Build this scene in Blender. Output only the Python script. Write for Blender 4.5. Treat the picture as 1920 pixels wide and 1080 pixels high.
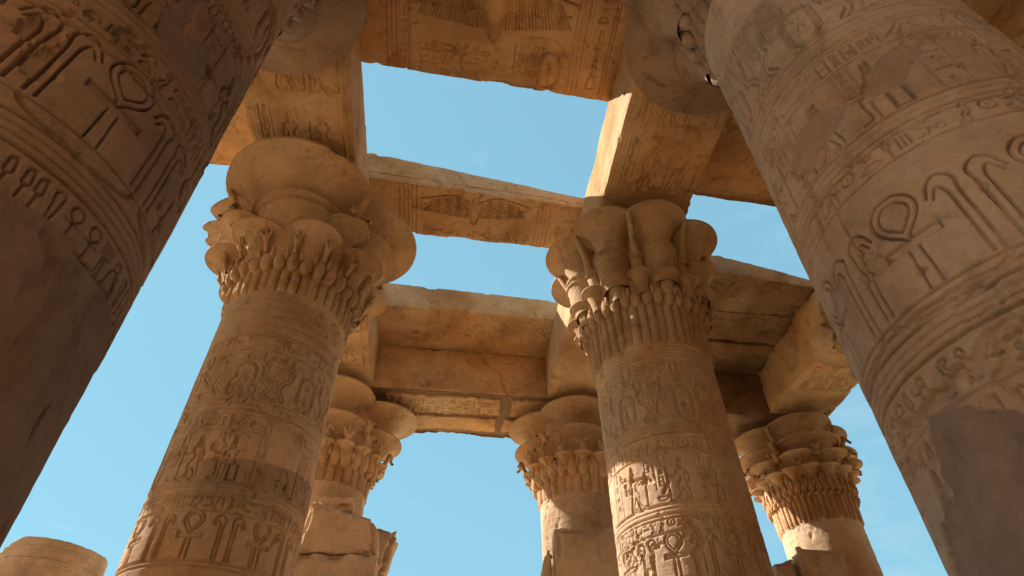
import bpy, math, random
import numpy as np
PI = math.pi
R = math.radians
bpy.ops.wm.read_factory_settings(use_empty=True) if False else None
scene = bpy.context.scene
C = scene.collection

# ------------------------------------------------------------------ camera, sky, sun
EYE = 1.6                       # eye above the floor; every height below is measured from the eye
cam_d = bpy.data.cameras.new('camera'); cam = bpy.data.objects.new('camera', cam_d); C.objects.link(cam)
F_PX = 1171.26
cam_d.sensor_width = 36.0; cam_d.lens = 36.0 * F_PX / 1920.0; cam_d.clip_start = 0.05; cam_d.clip_end = 3000
from mathutils import Matrix
cam.matrix_world = Matrix.Rotation(R(-7.237), 4, 'Z') @ Matrix.Rotation(R(133.659), 4, 'X') @ Matrix.Rotation(R(-0.959), 4, 'Z')
scene.camera = cam
scene.view_settings.view_transform = 'Standard'; scene.view_settings.look = 'None'
scene.view_settings.gamma = 1; scene.view_settings.exposure = 1.2
scene.view_settings.use_curve_mapping = False

SUN = np.array([-1.0, 0.48, 0.79]); SUN /= np.linalg.norm(SUN)
elev = math.asin(SUN[2]); azi = math.atan2(SUN[0], SUN[1])       # clockwise from +Y
world = bpy.data.worlds.new('World'); scene.world = world; world.use_nodes = True
nt = world.node_tree; nt.nodes.clear()
out = nt.nodes.new('ShaderNodeOutputWorld'); bg = nt.nodes.new('ShaderNodeBackground')
sky = nt.nodes.new('ShaderNodeTexSky'); sky.sky_type = 'NISHITA'; sky.sun_disc = False
sky.sun_elevation = elev; sky.sun_rotation = azi; sky.air_density = 1.0; sky.dust_density = 0.25; sky.ozone_density = 0.8
ga = nt.nodes.new('ShaderNodeGamma'); ga.inputs['Gamma'].default_value = 0.22
hs = nt.nodes.new('ShaderNodeMix'); hs.data_type = 'RGBA'; hs.blend_type = 'MULTIPLY'; hs.inputs['Factor'].default_value = 1.0
hs.inputs['B'].default_value = (0.87, 1.64, 1.93, 1)
tc = nt.nodes.new('ShaderNodeTexCoord'); mp = nt.nodes.new('ShaderNodeMapping'); mp.inputs['Scale'].default_value = (5.0, 5.0, 12.0)
mp.inputs['Rotation'].default_value = (0.3, 0.2, 0.5)
cn = nt.nodes.new('ShaderNodeTexNoise'); cn.inputs['Scale'].default_value = 2.2; cn.inputs['Detail'].default_value = 9; cn.inputs['Roughness'].default_value = 0.62
cr = nt.nodes.new('ShaderNodeValToRGB'); cr.color_ramp.elements[0].position = 0.57; cr.color_ramp.elements[1].position = 0.9
cr.color_ramp.elements[0].color = (0, 0, 0, 1); cr.color_ramp.elements[1].color = (0.28, 0.28, 0.28, 1)
mx = nt.nodes.new('ShaderNodeMix'); mx.data_type = 'RGBA'; mx.inputs['B'].default_value = (2.4, 2.9, 3.2, 1)
L = nt.links.new
L(tc.outputs['Generated'], mp.inputs['Vector']); L(mp.outputs['Vector'], cn.inputs['Vector']); 
dt = nt.nodes.new('ShaderNodeVectorMath'); dt.operation = 'DOT_PRODUCT'; dt.inputs[1].default_value = (0.62, 0.69, 0.385)
mr = nt.nodes.new('ShaderNodeMapRange'); mr.inputs['From Min'].default_value = 0.90; mr.inputs['From Max'].default_value = 1.0
mr.inputs['To Min'].default_value = -0.03; mr.inputs['To Max'].default_value = 0.10
ad = nt.nodes.new('ShaderNodeMath'); ad.operation = 'ADD'
L(tc.outputs['Generated'], dt.inputs[0]); L(dt.outputs['Value'], mr.inputs['Value']); L(mr.outputs['Result'], ad.inputs[0]); L(cn.outputs['Fac'], ad.inputs[1]); L(ad.outputs[0], cr.inputs['Fac'])
L(sky.outputs['Color'], ga.inputs['Color']); L(ga.outputs['Color'], hs.inputs['A']); L(hs.outputs['Result'], mx.inputs['A']); L(cr.outputs['Color'], mx.inputs['Factor'])

# warm pale glow added to the unseen sky behind the camera, warms slab fronts
sx = nt.nodes.new('ShaderNodeSeparateXYZ'); L(tc.outputs['Generated'], sx.inputs[0])
h1 = nt.nodes.new('ShaderNodeMapRange'); h1.interpolation_type = 'SMOOTHSTEP'; h1.inputs['From Min'].default_value = 0.75; h1.inputs['From Max'].default_value = 0.0
h2 = nt.nodes.new('ShaderNodeMapRange'); h2.interpolation_type = 'SMOOTHSTEP'; h2.inputs['From Min'].default_value = -0.05; h2.inputs['From Max'].default_value = -0.6
L(sx.outputs['Z'], h1.inputs['Value']); L(sx.outputs['Y'], h2.inputs['Value'])
hm = nt.nodes.new('ShaderNodeMath'); hm.operation = 'MULTIPLY'; L(h1.outputs['Result'], hm.inputs[0]); L(h2.outputs['Result'], hm.inputs[1])
glow_mix = nt.nodes.new('ShaderNodeMix'); glow_mix.data_type = 'RGBA'; glow_mix.inputs['B'].default_value = (3.0, 2.7, 2.35, 1)
L(hm.outputs[0], glow_mix.inputs['Factor']); L(mx.outputs['Result'], glow_mix.inputs['A']); L(glow_mix.outputs['Result'], bg.inputs['Color']); bg.inputs['Strength'].default_value = 0.135
L(bg.outputs['Background'], out.inputs['Surface'])

sun_d = bpy.data.lights.new('sun', 'SUN'); sun_d.energy = 3.9; sun_d.angle = R(0.55); sun_d.color = (1.0, 0.955, 0.89)
sun_o = bpy.data.objects.new('sun', sun_d); C.objects.link(sun_o)
from mathutils import Vector
sun_o.rotation_euler = Vector(SUN).to_track_quat('Z', 'Y').to_euler(); sun_o.location = (-60, 32, 50)

# ------------------------------------------------------------------ numpy helpers
def _h(ix, iy, iz, seed):
    n = (ix.astype(np.int64) * 374761393 + iy.astype(np.int64) * 668265263 + iz.astype(np.int64) * 2147483647 + seed * 974634777) & 0xffffffff
    n = ((n ^ (n >> 13)) * 1274126177) & 0xffffffff
    n = ((n ^ (n >> 16)) * 2246822519) & 0xffffffff
    return ((n ^ (n >> 15)) & 0xffff) / 65535.0
def noise3(x, y, z, seed=0):
    ix, iy, iz = np.floor(x), np.floor(y), np.floor(z)
    fx, fy, fz = x - ix, y - iy, z - iz
    fx = fx * fx * (3 - 2 * fx); fy = fy * fy * (3 - 2 * fy); fz = fz * fz * (3 - 2 * fz)
    r = 0
    for a in (0, 1):
        for b in (0, 1):
            for c in (0, 1):
                r = r + _h(ix + a, iy + b, iz + c, seed) * (fx if a else 1 - fx) * (fy if b else 1 - fy) * (fz if c else 1 - fz)
    return r
def fbm(x, y, z, seed=0, octv=4, gain=0.5):
    r = 0; a = 1; t = 0
    for o in range(octv):
        k = 2.03 ** o
        r = r + a * noise3(x * k + o * 7.3, y * k + o * 3.1, z * k + o * 5.7, seed + o); t += a; a *= gain
    return r / t
def sstep(a, b, x):
    t = np.clip((x - a) / (b - a), 0, 1); return t * t * (3 - 2 * t)

def make_mesh(name, V, Fq, mat, parent=None, attrs=None, sharp=38):
    m = bpy.data.meshes.new(name)
    V = np.asarray(V, np.float32); Fq = np.asarray(Fq, np.int32); k = Fq.shape[1]
    m.vertices.add(len(V)); m.vertices.foreach_set('co', V.ravel())
    m.loops.add(Fq.size); m.loops.foreach_set('vertex_index', Fq.ravel())
    m.polygons.add(len(Fq)); m.polygons.foreach_set('loop_start', np.arange(0, Fq.size, k, dtype=np.int32))
    m.polygons.foreach_set('loop_total', np.full(len(Fq), k, np.int32))
    m.update(calc_edges=True)
    m.validate()
    m.polygons.foreach_set('use_smooth', np.ones(len(m.polygons), bool))
    if sharp: m.set_sharp_from_angle(angle=R(sharp))
    if attrs:
        for an, av in attrs.items():
            if len(m.vertices) == len(av):
                at = m.attributes.new(an, 'FLOAT', 'POINT'); at.data.foreach_set('value', np.asarray(av, np.float32))
    m.materials.append(mat)
    o = bpy.data.objects.new(name, m); C.objects.link(o)
    if parent: o.parent = parent
    return o
def tag(o, label, cat, group=None, kind=None):
    if label: o['label'] = label
    if cat: o['category'] = cat; o['kind'] = 'thing'
    if group: o['group'] = group
    if kind: o['kind'] = kind
    return o
def thing(name, label, cat, loc, group=None):
    o = bpy.data.objects.new(name, None); C.objects.link(o); o.location = loc; o.empty_display_size = 0.3
    return tag(o, label, cat, group)
def quads(nr, nc, wrap=False, off=0):
    i = np.arange(nr - 1)[:, None]; j = np.arange(nc if wrap else nc - 1)[None, :]
    a = i * nc + j; b = i * nc + (j + 1) % nc
    return (np.stack([a, b, b + nc, a + nc], -1).reshape(-1, 4) + off)
class Acc:                       # gathers quads into one mesh
    def __init__(s): s.V = []; s.F = []; s.n = 0
    def add(s, V, Fq):
        s.V.append(V); s.F.append(Fq + s.n); s.n += len(V)
    def build(s, name, mat, parent=None, sharp=45): return make_mesh(name, np.concatenate(s.V), np.concatenate(s.F), mat, parent, sharp=sharp)

# ------------------------------------------------------------------ materials
def stone(name, dark, mid, light, rough=0.93, bump=0.5, scale=1.0, grey=(0.20, 0.155, 0.12), strata=0.0, seed=0.0, stain=0.55):
    m = bpy.data.materials.new(name); m.use_nodes = True; t = m.node_tree; N = t.nodes; K = t.links.new
    bs = N['Principled BSDF']; bs.inputs['Roughness'].default_value = rough; bs.inputs['Specular IOR Level'].default_value = 0.12
    g = N.new('ShaderNodeNewGeometry'); vm = N.new('ShaderNodeVectorMath'); vm.operation = 'ADD'; vm.inputs[1].default_value = (seed, seed * 1.7, -seed)
    K(g.outputs['Position'], vm.inputs[0]); P = vm.outputs['Vector']
    def noise(s, d, r, vec=P, dist=0.0):
        n = N.new('ShaderNodeTexNoise'); n.inputs['Scale'].default_value = s; n.inputs['Detail'].default_value = d
        n.inputs['Roughness'].default_value = r; n.inputs['Distortion'].default_value = dist; K(vec, n.inputs['Vector']); return n.outputs['Fac']
    def ramp(src, stops):
        r = N.new('ShaderNodeValToRGB'); e = r.color_ramp.elements
        while len(e) < len(stops): e.new(0.5)
        for q, (p, c) in zip(e, stops): q.position = p; q.color = (*c, 1)
        K(src, r.inputs['Fac']); return r.outputs['Color']
    def mix(f, a, b, mode='MIX'):
        x = N.new('ShaderNodeMix'); x.data_type = 'RGBA'; x.blend_type = mode
        for s, v in (('Factor', f), ('A', a), ('B', b)):
            if isinstance(v, (int, float)): x.inputs[s].default_value = v
            elif isinstance(v, tuple): x.inputs[s].default_value = (*v, 1)
            else: K(v, x.inputs[s])
        return x.outputs['Result']
    big = ramp(noise(0.9 * scale, 8, 0.6, dist=0.4), [(0.3, dark), (0.5, mid), (0.72, light)])
    fine = ramp(noise(14 * scale, 8, 0.7), [(0.3, (0.86,) * 3), (0.7, (1.1,) * 3)])
    col = mix(1.0, big, fine, 'MULTIPLY')
    zone = ramp(noise(0.35 * scale, 5, 0.6, dist=0.5), [(0.38, (1.10, 0.98, 0.86)), (0.5, (1, 1, 1)), (0.64, (0.88, 0.92, 0.97))]); col = mix(1.0, col, zone, 'MULTIPLY')
    spots = ramp(noise(38 * scale, 3, 0.6), [(0.62, (1, 1, 1)), (0.72, (0.70, 0.64, 0.58))]); col = mix(0.8, col, spots, 'MULTIPLY')
    st = ramp(noise(2.6 * scale, 10, 0.75, dist=0.8), [(0.54, (0, 0, 0)), (0.68, (stain,) * 3)])
    col = mix(st, col, tuple(c * 0.62 for c in dark))
    pale = ramp(noise(5.0 * scale, 9, 0.7, dist=0.2), [(0.62, (0, 0, 0)), (0.78, (0.5,) * 3)])
    col = mix(pale, col, tuple(min(1, c * 1.3) for c in light))
    at = N.new('ShaderNodeAttribute'); at.attribute_name = 'patch'
    cem = ramp(noise(2.2, 12, 0.72, dist=0.6), [(0.3, tuple(c * 0.72 for c in grey)), (0.7, tuple(c * 1.2 for c in grey))])
    cem = mix(1.0, cem, fine, 'MULTIPLY')
    col = mix(at.outputs['Fac'], col, cem)
    t2 = N.new('ShaderNodeAttribute'); t2.attribute_name = 'tone'; t3 = N.new('ShaderNodeMath'); t3.operation = 'ADD'; t3.inputs[1].default_value = 1.0; K(t2.outputs['Fac'], t3.inputs[0])
    sc = N.new('ShaderNodeVectorMath'); sc.operation = 'SCALE'; K(col, sc.inputs[0]); K(t3.outputs[0], sc.inputs['Scale']); col = sc.outputs['Vector']
    K(col, bs.inputs['Base Color'])
    # bumps: pitted grain plus soft lumps, with faint bedding lines
    mpn = N.new('ShaderNodeMapping'); mpn.inputs['Scale'].default_value = (1, 1, 7); K(P, mpn.inputs['Vector'])
    lum = noise(9, 10, 0.72); gr = noise(70, 4, 0.7); be = noise(4, 6, 0.6, mpn.outputs['Vector'])
    a1 = N.new('ShaderNodeMath'); a1.operation = 'MULTIPLY_ADD'; K(gr, a1.inputs[0]); a1.inputs[1].default_value = 0.16; K(lum, a1.inputs[2])
    a2 = N.new('ShaderNodeMath'); a2.operation = 'MULTIPLY_ADD'; K(be, a2.inputs[0]); a2.inputs[1].default_value = 0.5 + strata; K(a1.outputs[0], a2.inputs[2])
    bp = N.new('ShaderNodeBump'); bp.inputs['Strength'].default_value = bump; bp.inputs['Distance'].default_value = 0.05
    K(a2.outputs[0], bp.inputs['Height']); K(bp.outputs['Normal'], bs.inputs['Normal'])
    return m
M_SH = stone('carved_sandstone', (0.42, 0.27, 0.155), (0.59, 0.405, 0.255), (0.68, 0.51, 0.35), seed=3.1)
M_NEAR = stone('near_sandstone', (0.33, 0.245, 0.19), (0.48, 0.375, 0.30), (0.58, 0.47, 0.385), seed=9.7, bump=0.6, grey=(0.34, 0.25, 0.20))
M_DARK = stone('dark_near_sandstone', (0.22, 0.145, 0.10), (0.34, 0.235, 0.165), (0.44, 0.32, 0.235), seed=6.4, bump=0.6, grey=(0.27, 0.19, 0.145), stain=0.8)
M_CAP = stone('capital_sandstone', (0.38, 0.225, 0.115), (0.56, 0.36, 0.20), (0.67, 0.47, 0.29), seed=1.3, stain=0.85, bump=0.75)
M_BEAM = stone('ceiling_sandstone', (0.36, 0.195, 0.085), (0.56, 0.34, 0.165), (0.66, 0.45, 0.26), seed=5.2, strata=0.5, stain=0.8, grey=(0.27, 0.165, 0.095))
M_SHADED = stone('shaded_ceiling_sandstone', (0.17, 0.10, 0.048), (0.29, 0.18, 0.095), (0.42, 0.28, 0.16), seed=8.8, strata=0.5, stain=0.9, bump=0.8)  # darker ceiling sandstone: the right bay's shade is put into the colour
M_SAND = stone('sandy_ground', (0.58, 0.42, 0.25), (0.64, 0.48, 0.30), (0.70, 0.54, 0.36), scale=0.3)

# ------------------------------------------------------------------ relief drawing: a height sheet in metres
class Sheet:
    def __init__(s, w, h, res, s0=0.0, t0=0.0):
        s.res = res; s.s0 = s0; s.t0 = t0; s.nx = int(w / res) + 1; s.ny = int(h / res) + 1
        s.H = np.zeros((s.ny, s.nx), np.float32); s.P = np.zeros((s.ny, s.nx), np.float32)
    def win(s, p, m):
        x0 = max(0, int((p[:, 0].min() - m - s.s0) / s.res)); x1 = min(s.nx, int((p[:, 0].max() + m - s.s0) / s.res) + 2)
        y0 = max(0, int((p[:, 1].min() - m - s.t0) / s.res)); y1 = min(s.ny, int((p[:, 1].max() + m - s.t0) / s.res) + 2)
        if x1 <= x0 or y1 <= y0: return None
        X, Y = np.meshgrid(s.s0 + np.arange(x0, x1) * s.res, s.t0 + np.arange(y0, y1) * s.res)
        return slice(y0, y1), slice(x0, x1), X.astype(np.float32), Y.astype(np.float32)
    @staticmethod
    def dist(X, Y, p, closed):
        q = np.vstack([p, p[:1]]) if closed else p
        d = np.full(X.shape, 1e9, np.float32); ins = np.zeros(X.shape, bool)
        for (ax, ay), (bx, by) in zip(q[:-1], q[1:]):
            ux, uy = bx - ax, by - ay; l = ux * ux + uy * uy + 1e-12
            t = np.clip(((X - ax) * ux + (Y - ay) * uy) / l, 0, 1)
            d = np.minimum(d, (X - ax - t * ux) ** 2 + (Y - ay - t * uy) ** 2)
            if closed:
                c = ((ay > Y) != (by > Y))
                if abs(by - ay) > 1e-9: ins ^= c & (X < (bx - ax) * (Y - ay) / (by - ay) + ax)
        return np.sqrt(d), ins
    def line(s, p, w, D, closed=False):
        p = np.asarray(p, float); W = s.win(p, w * 1.5)
        if W is None: return
        ys, xs, X, Y = W; d, _ = s.dist(X, Y, p, closed)
        s.H[ys, xs] = np.minimum(s.H[ys, xs], -D * np.clip((w - d) / (0.55 * w), 0, 1))
    def sunk(s, p, D, soft, rim=0.0):
        p = np.asarray(p, float); W = s.win(p, 0.03)
        if W is None: return
        ys, xs, X, Y = W; d, ins = s.dist(X, Y, p, True); sd = np.where(ins, d, -d)
        h = -D * (0.12 + 0.88 * np.exp(-np.maximum(sd, 0) / soft)) * np.clip(sd / s.res + 0.5, 0, 1)
        s.H[ys, xs] = np.minimum(s.H[ys, xs], h)
    def patch(s, p, D, rag=0.03, seed=0, amt=1.0):
        p = np.asarray(p, float); W = s.win(p, 0.15)
        if W is None: return
        ys, xs, X, Y = W; d, ins = s.dist(X, Y, p, True); sd = np.where(ins, d, -d)
        sd = sd + (fbm(X * 6, Y * 6, X * 0 + 0.5, seed, 5, 0.6) - 0.5) * rag * 6
        k = sstep(-0.008, 0.012, sd)
        pit = 0.007 * (fbm(X * 14, Y * 14, X * 0 + 2, seed + 3, 5, 0.6) - 0.5) * 2 - 0.012 * sstep(0.68, 0.74, fbm(X * 7, Y * 3, X * 0, seed + 8, 5, 0.6))
        s.H[ys, xs] = s.H[ys, xs] * (1 - k) + (pit - D) * k
        s.P[ys, xs] = np.maximum(s.P[ys, xs], k * amt)
    def crack(s, p, w, D, seed=0, wob=0.04):
        p = np.asarray(p, float); rs = np.random.RandomState(seed); q = [p[0]]
        for a, b in zip(p[:-1], p[1:]):
            n = max(2, int(np.linalg.norm(b - a) / 0.05))
            for i in range(1, n + 1): q.append(a + (b - a) * i / n + (rs.rand(2) - 0.5) * wob * (i < n))
        for i in range(0, len(q) - 1, 6): s.line(q[i:i + 7], w * (0.6 + 0.8 * rs.rand()), D * (0.6 + 0.6 * rs.rand()))
    def wear(s, seed, thr=0.55, band=0.15, k=1.0):
        ys = s.t0 + np.arange(s.ny) * s.res; xs = s.s0 + np.arange(s.nx) * s.res
        X, Y = np.meshgrid(xs, ys); n = fbm(X * 1.1, Y * 1.1, X * 0, seed, 5, 0.6)
        s.H *= 1 - k * sstep(thr, thr + band, n)
        c = fbm(X * 3.3, Y * 3.3, X * 0 + 4, seed + 9, 6, 0.62)          # chipped hollows
        s.H -= 0.028 * sstep(0.66, 0.72, c) + 0.010 * (fbm(X * 9, Y * 9, X * 0, seed + 5, 4) - 0.5)
    def sample(s, S, T):
        x = np.clip((S - s.s0) / s.res, 0, s.nx - 1.001); y = np.clip((T - s.t0) / s.res, 0, s.ny - 1.001)
        i = x.astype(int); j = y.astype(int); fx = x - i; fy = y - j
        def g(A): return (A[j, i] * (1 - fx) + A[j, i + 1] * fx) * (1 - fy) + (A[j + 1, i] * (1 - fx) + A[j + 1, i + 1] * fx) * fy
        return g(s.H), g(s.P)

def circ(cx, cy, r, ry=None, n=18, a0=0, a1=360):
    ry = ry or r; a = np.radians(np.linspace(a0, a1, n, endpoint=(a1 - a0) < 360)); return [(cx + r * math.cos(q), cy + ry * math.sin(q)) for q in a]
def thick(p, w, w2=None):
    p = np.asarray(p, float); d = np.gradient(p, axis=0); d /= np.linalg.norm(d, axis=1)[:, None] + 1e-9
    n = np.stack([-d[:, 1], d[:, 0]], 1); k = np.linspace(w, w if w2 is None else w2, len(p))[:, None] * 0.5
    return np.vstack([p + n * k, (p - n * k)[::-1]])
def spline(p, n=5):
    p = np.asarray(p, float); q = np.vstack([2 * p[0] - p[1], p, 2 * p[-1] - p[-2]]); o = []
    for i in range(1, len(q) - 2):
        for t in np.linspace(0, 1, n, endpoint=False):
            a, b, c, d = q[i - 1], q[i], q[i + 1], q[i + 2]
            o.append(0.5 * ((2 * b) + (c - a) * t + (2 * a - 5 * b + 4 * c - d) * t * t + (3 * b - a - 3 * c + d) * t ** 3))
    o.append(p[-1]); return np.array(o)
# hieroglyphs: (width, [closed shapes], [lines]) in a cell of height 1
G = {}
G['bird'] = (0.9, [spline([(0.12, 0.72), (0.05, 0.78), (0.1, 0.93), (0.28, 0.98), (0.38, 0.86), (0.42, 0.7), (0.62, 0.52), (0.9, 0.22), (0.7, 0.26), (0.45, 0.28), (0.3, 0.38), (0.2, 0.55), (0.2, 0.72), (0.12, 0.72)], 3)], [[(0.4, 0.28), (0.38, 0.02), (0.22, 0.02)], [(0.52, 0.27), (0.52, 0.02), (0.38, 0.02)]])
G['owl'] = (0.8, [spline([(0.15, 0.95), (0.45, 0.98), (0.52, 0.75), (0.7, 0.45), (0.72, 0.12), (0.5, 0.22), (0.28, 0.3), (0.15, 0.55), (0.18, 0.75), (0.15, 0.95)], 3)], [[(0.35, 0.28), (0.33, 0.02), (0.2, 0.02)], [(0.5, 0.25), (0.5, 0.02), (0.36, 0.02)]])
G['reed'] = (0.3, [[(0.05, 0.55), (0.12, 0.98), (0.25, 0.9), (0.24, 0.5), (0.14, 0.45)]], [[(0.15, 0.5), (0.15, 0.0)]])
G['reeds'] = (0.55, [[(0.02, 0.55), (0.09, 0.98), (0.22, 0.9), (0.21, 0.5), (0.11, 0.45)], [(0.32, 0.55), (0.39, 0.98), (0.52, 0.9), (0.51, 0.5), (0.41, 0.45)]], [[(0.12, 0.5), (0.12, 0)], [(0.42, 0.5), (0.42, 0)]])
G['water'] = (1.0, [], [[(0.02 + 0.12 * i, 0.75 + 0.12 * (i % 2)) for i in range(9)]])
G['disc'] = (0.6, [circ(0.3, 0.55, 0.27)], [])
G['ring'] = (0.6, [], [circ(0.3, 0.55, 0.25) + [circ(0.3, 0.55, 0.25)[0]], [(0.3, 0.5), (0.3, 0.6)]])
G['loaf'] = (0.55, [circ(0.27, 0.3, 0.25, 0.3, 10, 0, 180)], [])
G['loaves'] = (0.55, [circ(0.27, 0.08, 0.22, 0.3, 10, 0, 180), circ(0.27, 0.62, 0.22, 0.3, 10, 0, 180)], [])
G['basket'] = (0.9, [circ(0.45, 0.45, 0.42, 0.36, 12, 180, 360)], [])
G['eye'] = (0.9, [spline([(0.02, 0.5), (0.4, 0.68), (0.88, 0.5), (0.4, 0.34), (0.02, 0.5)], 4)], [])
G['mouth'] = (0.9, [spline([(0.02, 0.2), (0.42, 0.36), (0.85, 0.2), (0.42, 0.08), (0.02, 0.2)], 4), circ(0.42, 0.75, 0.16)], [])
G['snake'] = (1.0, [], [spline([(0.02, 0.35), (0.25, 0.25), (0.5, 0.42), (0.72, 0.3), (0.85, 0.62), (0.98, 0.66)], 4), [(0.8, 0.7), (0.78, 0.85)], [(0.9, 0.7), (0.93, 0.85)]])
G['cobra'] = (0.6, [thick(spline([(0.55, 0.02), (0.3, 0.08), (0.35, 0.3), (0.2, 0.55), (0.25, 0.85), (0.08, 0.9)], 4), 0.16, 0.14)], [])
G['leg'] = (0.45, [[(0.08, 0.98), (0.24, 0.98), (0.24, 0.14), (0.42, 0.1), (0.42, 0.0), (0.08, 0.0)]], [])
G['stool'] = (0.5, [[(0.05, 0.2), (0.42, 0.2), (0.42, 0.62), (0.05, 0.62)]], [])
G['man'] = (0.65, [circ(0.28, 0.86, 0.12), [(0.15, 0.7), (0.42, 0.7), (0.4, 0.35), (0.62, 0.3), (0.6, 0.02), (0.1, 0.02), (0.12, 0.3)]], [[(0.4, 0.62), (0.6, 0.66), (0.62, 0.8)]])
G['seated'] = (0.6, [circ(0.3, 0.84, 0.13), spline([(0.2, 0.72), (0.38, 0.7), (0.52, 0.45), (0.54, 0.02), (0.1, 0.02), (0.12, 0.4), (0.2, 0.72)], 3)], [])
G['ankh'] = (0.5, [], [spline([(0.25, 0.52), (0.1, 0.72), (0.12, 0.92), (0.25, 0.99), (0.38, 0.92), (0.4, 0.72), (0.25, 0.52)], 3), [(0.05, 0.48), (0.45, 0.48)], [(0.25, 0.5), (0.25, 0.0)]])
G['was'] = (0.35, [], [[(0.1, 0.0), (0.2, 0.95), (0.05, 0.85)], [(0.2, 0.95), (0.32, 0.98)]])
G['arm'] = (0.95, [[(0.02, 0.35), (0.7, 0.35), (0.92, 0.6), (0.8, 0.3), (0.7, 0.2), (0.02, 0.2)]], [[(0.1, 0.8), (0.85, 0.8)]])
G['strokes'] = (0.5, [], [[(0.08, 0.15), (0.08, 0.7)], [(0.24, 0.15), (0.24, 0.7)], [(0.4, 0.15), (0.4, 0.7)]])
G['djed'] = (0.4, [[(0.12, 0), (0.28, 0), (0.26, 0.6), (0.14, 0.6)]], [[(0.02, y), (0.38, y)] for y in (0.64, 0.75, 0.86, 0.97)])
G['feather'] = (0.35, [spline([(0.12, 0.0), (0.05, 0.8), (0.12, 0.98), (0.3, 0.9), (0.26, 0.7), (0.2, 0.0), (0.12, 0.0)], 2)], [])
G['rope'] = (0.4, [], [spline([(0.05, 0.05), (0.3, 0.2), (0.1, 0.4), (0.3, 0.6), (0.1, 0.8), (0.2, 0.98), (0.3, 0.8), (0.08, 0.6), (0.3, 0.4), (0.08, 0.2), (0.32, 0.05)], 2)])
G['door'] = (0.5, [], [[(0.05, 0.05), (0.05, 0.95), (0.45, 0.95), (0.45, 0.05), (0.05, 0.05)], [(0.05, 0.5), (0.45, 0.5)]])
GK = list(G)
def glyph(sh, g, x, y, h, D, flip=False, lw=None):
    w, shapes, lines = G[g]; lw = lw or max(0.036 * h, sh.res * 1.15)
    f = lambda P: np.array([(x + ((w - a) if flip else a) * h, y + b * h) for a, b in P])
    for p in shapes: sh.sunk(f(p), D * 0.3, 0.06 * h + 0.006); sh.line(f(p), lw * 0.9, D, True)
    for p in lines: sh.line(f(p), lw, D)
    return w * h
def text_row(sh, x0, x1, y, h, D, rs):
    x = x0
    while x < x1 - 0.6 * h:
        g = GK[rs.randint(len(GK))]; k = 1.0
        if g in ('water', 'basket', 'eye', 'mouth', 'snake', 'arm', 'loaf', 'stool', 'disc') and rs.rand() < 0.7:
            g2 = ['water', 'basket', 'eye', 'loaf', 'snake', 'arm', 'disc', 'mouth'][rs.randint(8)]
            w = max(glyph(sh, g, x, y + 0.5 * h, 0.5 * h, D * 0.9), glyph(sh, g2, x, y, 0.5 * h, D * 0.9))
        else: w = glyph(sh, g, x, y, h, D, True)
        x += w + 0.10 * h
def text_col(sh, x, w, y0, y1, D, rs):
    y = y1; sh.line([(x - 0.02, y0), (x - 0.02, y1)], 0.009, D * 0.7); sh.line([(x + w + 0.02, y0), (x + w + 0.02, y1)], 0.009, D * 0.7)
    while y > y0 + 0.7 * w:
        g = GK[rs.randint(len(GK))]; h = min(w / G[g][0], w * 1.1); y -= h * 1.1
        glyph(sh, g, x + (w - G[g][0] * h) / 2, y, h, D, True)
def cartouche(sh, x, y, w, h, D, rs):
    r = w / 2; p = circ(x, y + h / 2 - r, r, n=10, a0=0, a1=180) + circ(x, y - h / 2 + r, r, n=10, a0=180, a1=360)
    sh.line(p, 0.014 + 0.02 * w, D, True); q = [(x + (a - x) * 0.78, y + (b - y) * 0.9) for a, b in p]; sh.line(q, 0.008, D * 0.6, True)
    sh.line([(x - r, y - h / 2 - 0.02), (x + r, y - h / 2 - 0.02)], 0.014, D)
    yy = y + h / 2 - r * 0.75
    while yy > y - h / 2 + 0.3 * w:
        g = GK[rs.randint(len(GK))]; k = min(w * 0.62 / G[g][0], w * 0.45); yy -= k * 1.1
        glyph(sh, g, x - G[g][0] * k / 2, yy, k, D * 0.8)
def bigcobra(sh, x, y, h, D, f=1):
    p = spline([(x + f * 0.30 * h, y + 0.0 * h), (x + f * 0.02 * h, y + 0.06 * h), (x + f * 0.16 * h, y + 0.3 * h), (x + f * 0.1 * h, y + 0.55 * h), (x - f * 0.06 * h, y + 0.72 * h), (x - f * 0.03 * h, y + 0.92 * h), (x - f * 0.16 * h, y + 0.9 * h)], 5)
    k = thick(p, 0.09 * h, 0.13 * h); sh.sunk(k, D * 0.5, 0.03); sh.line(k, 0.0085, D * 0.8, True)
    sh.sunk(circ(x - f * 0.03 * h, y + 1.06 * h, 0.09 * h), D, 0.03)
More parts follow.
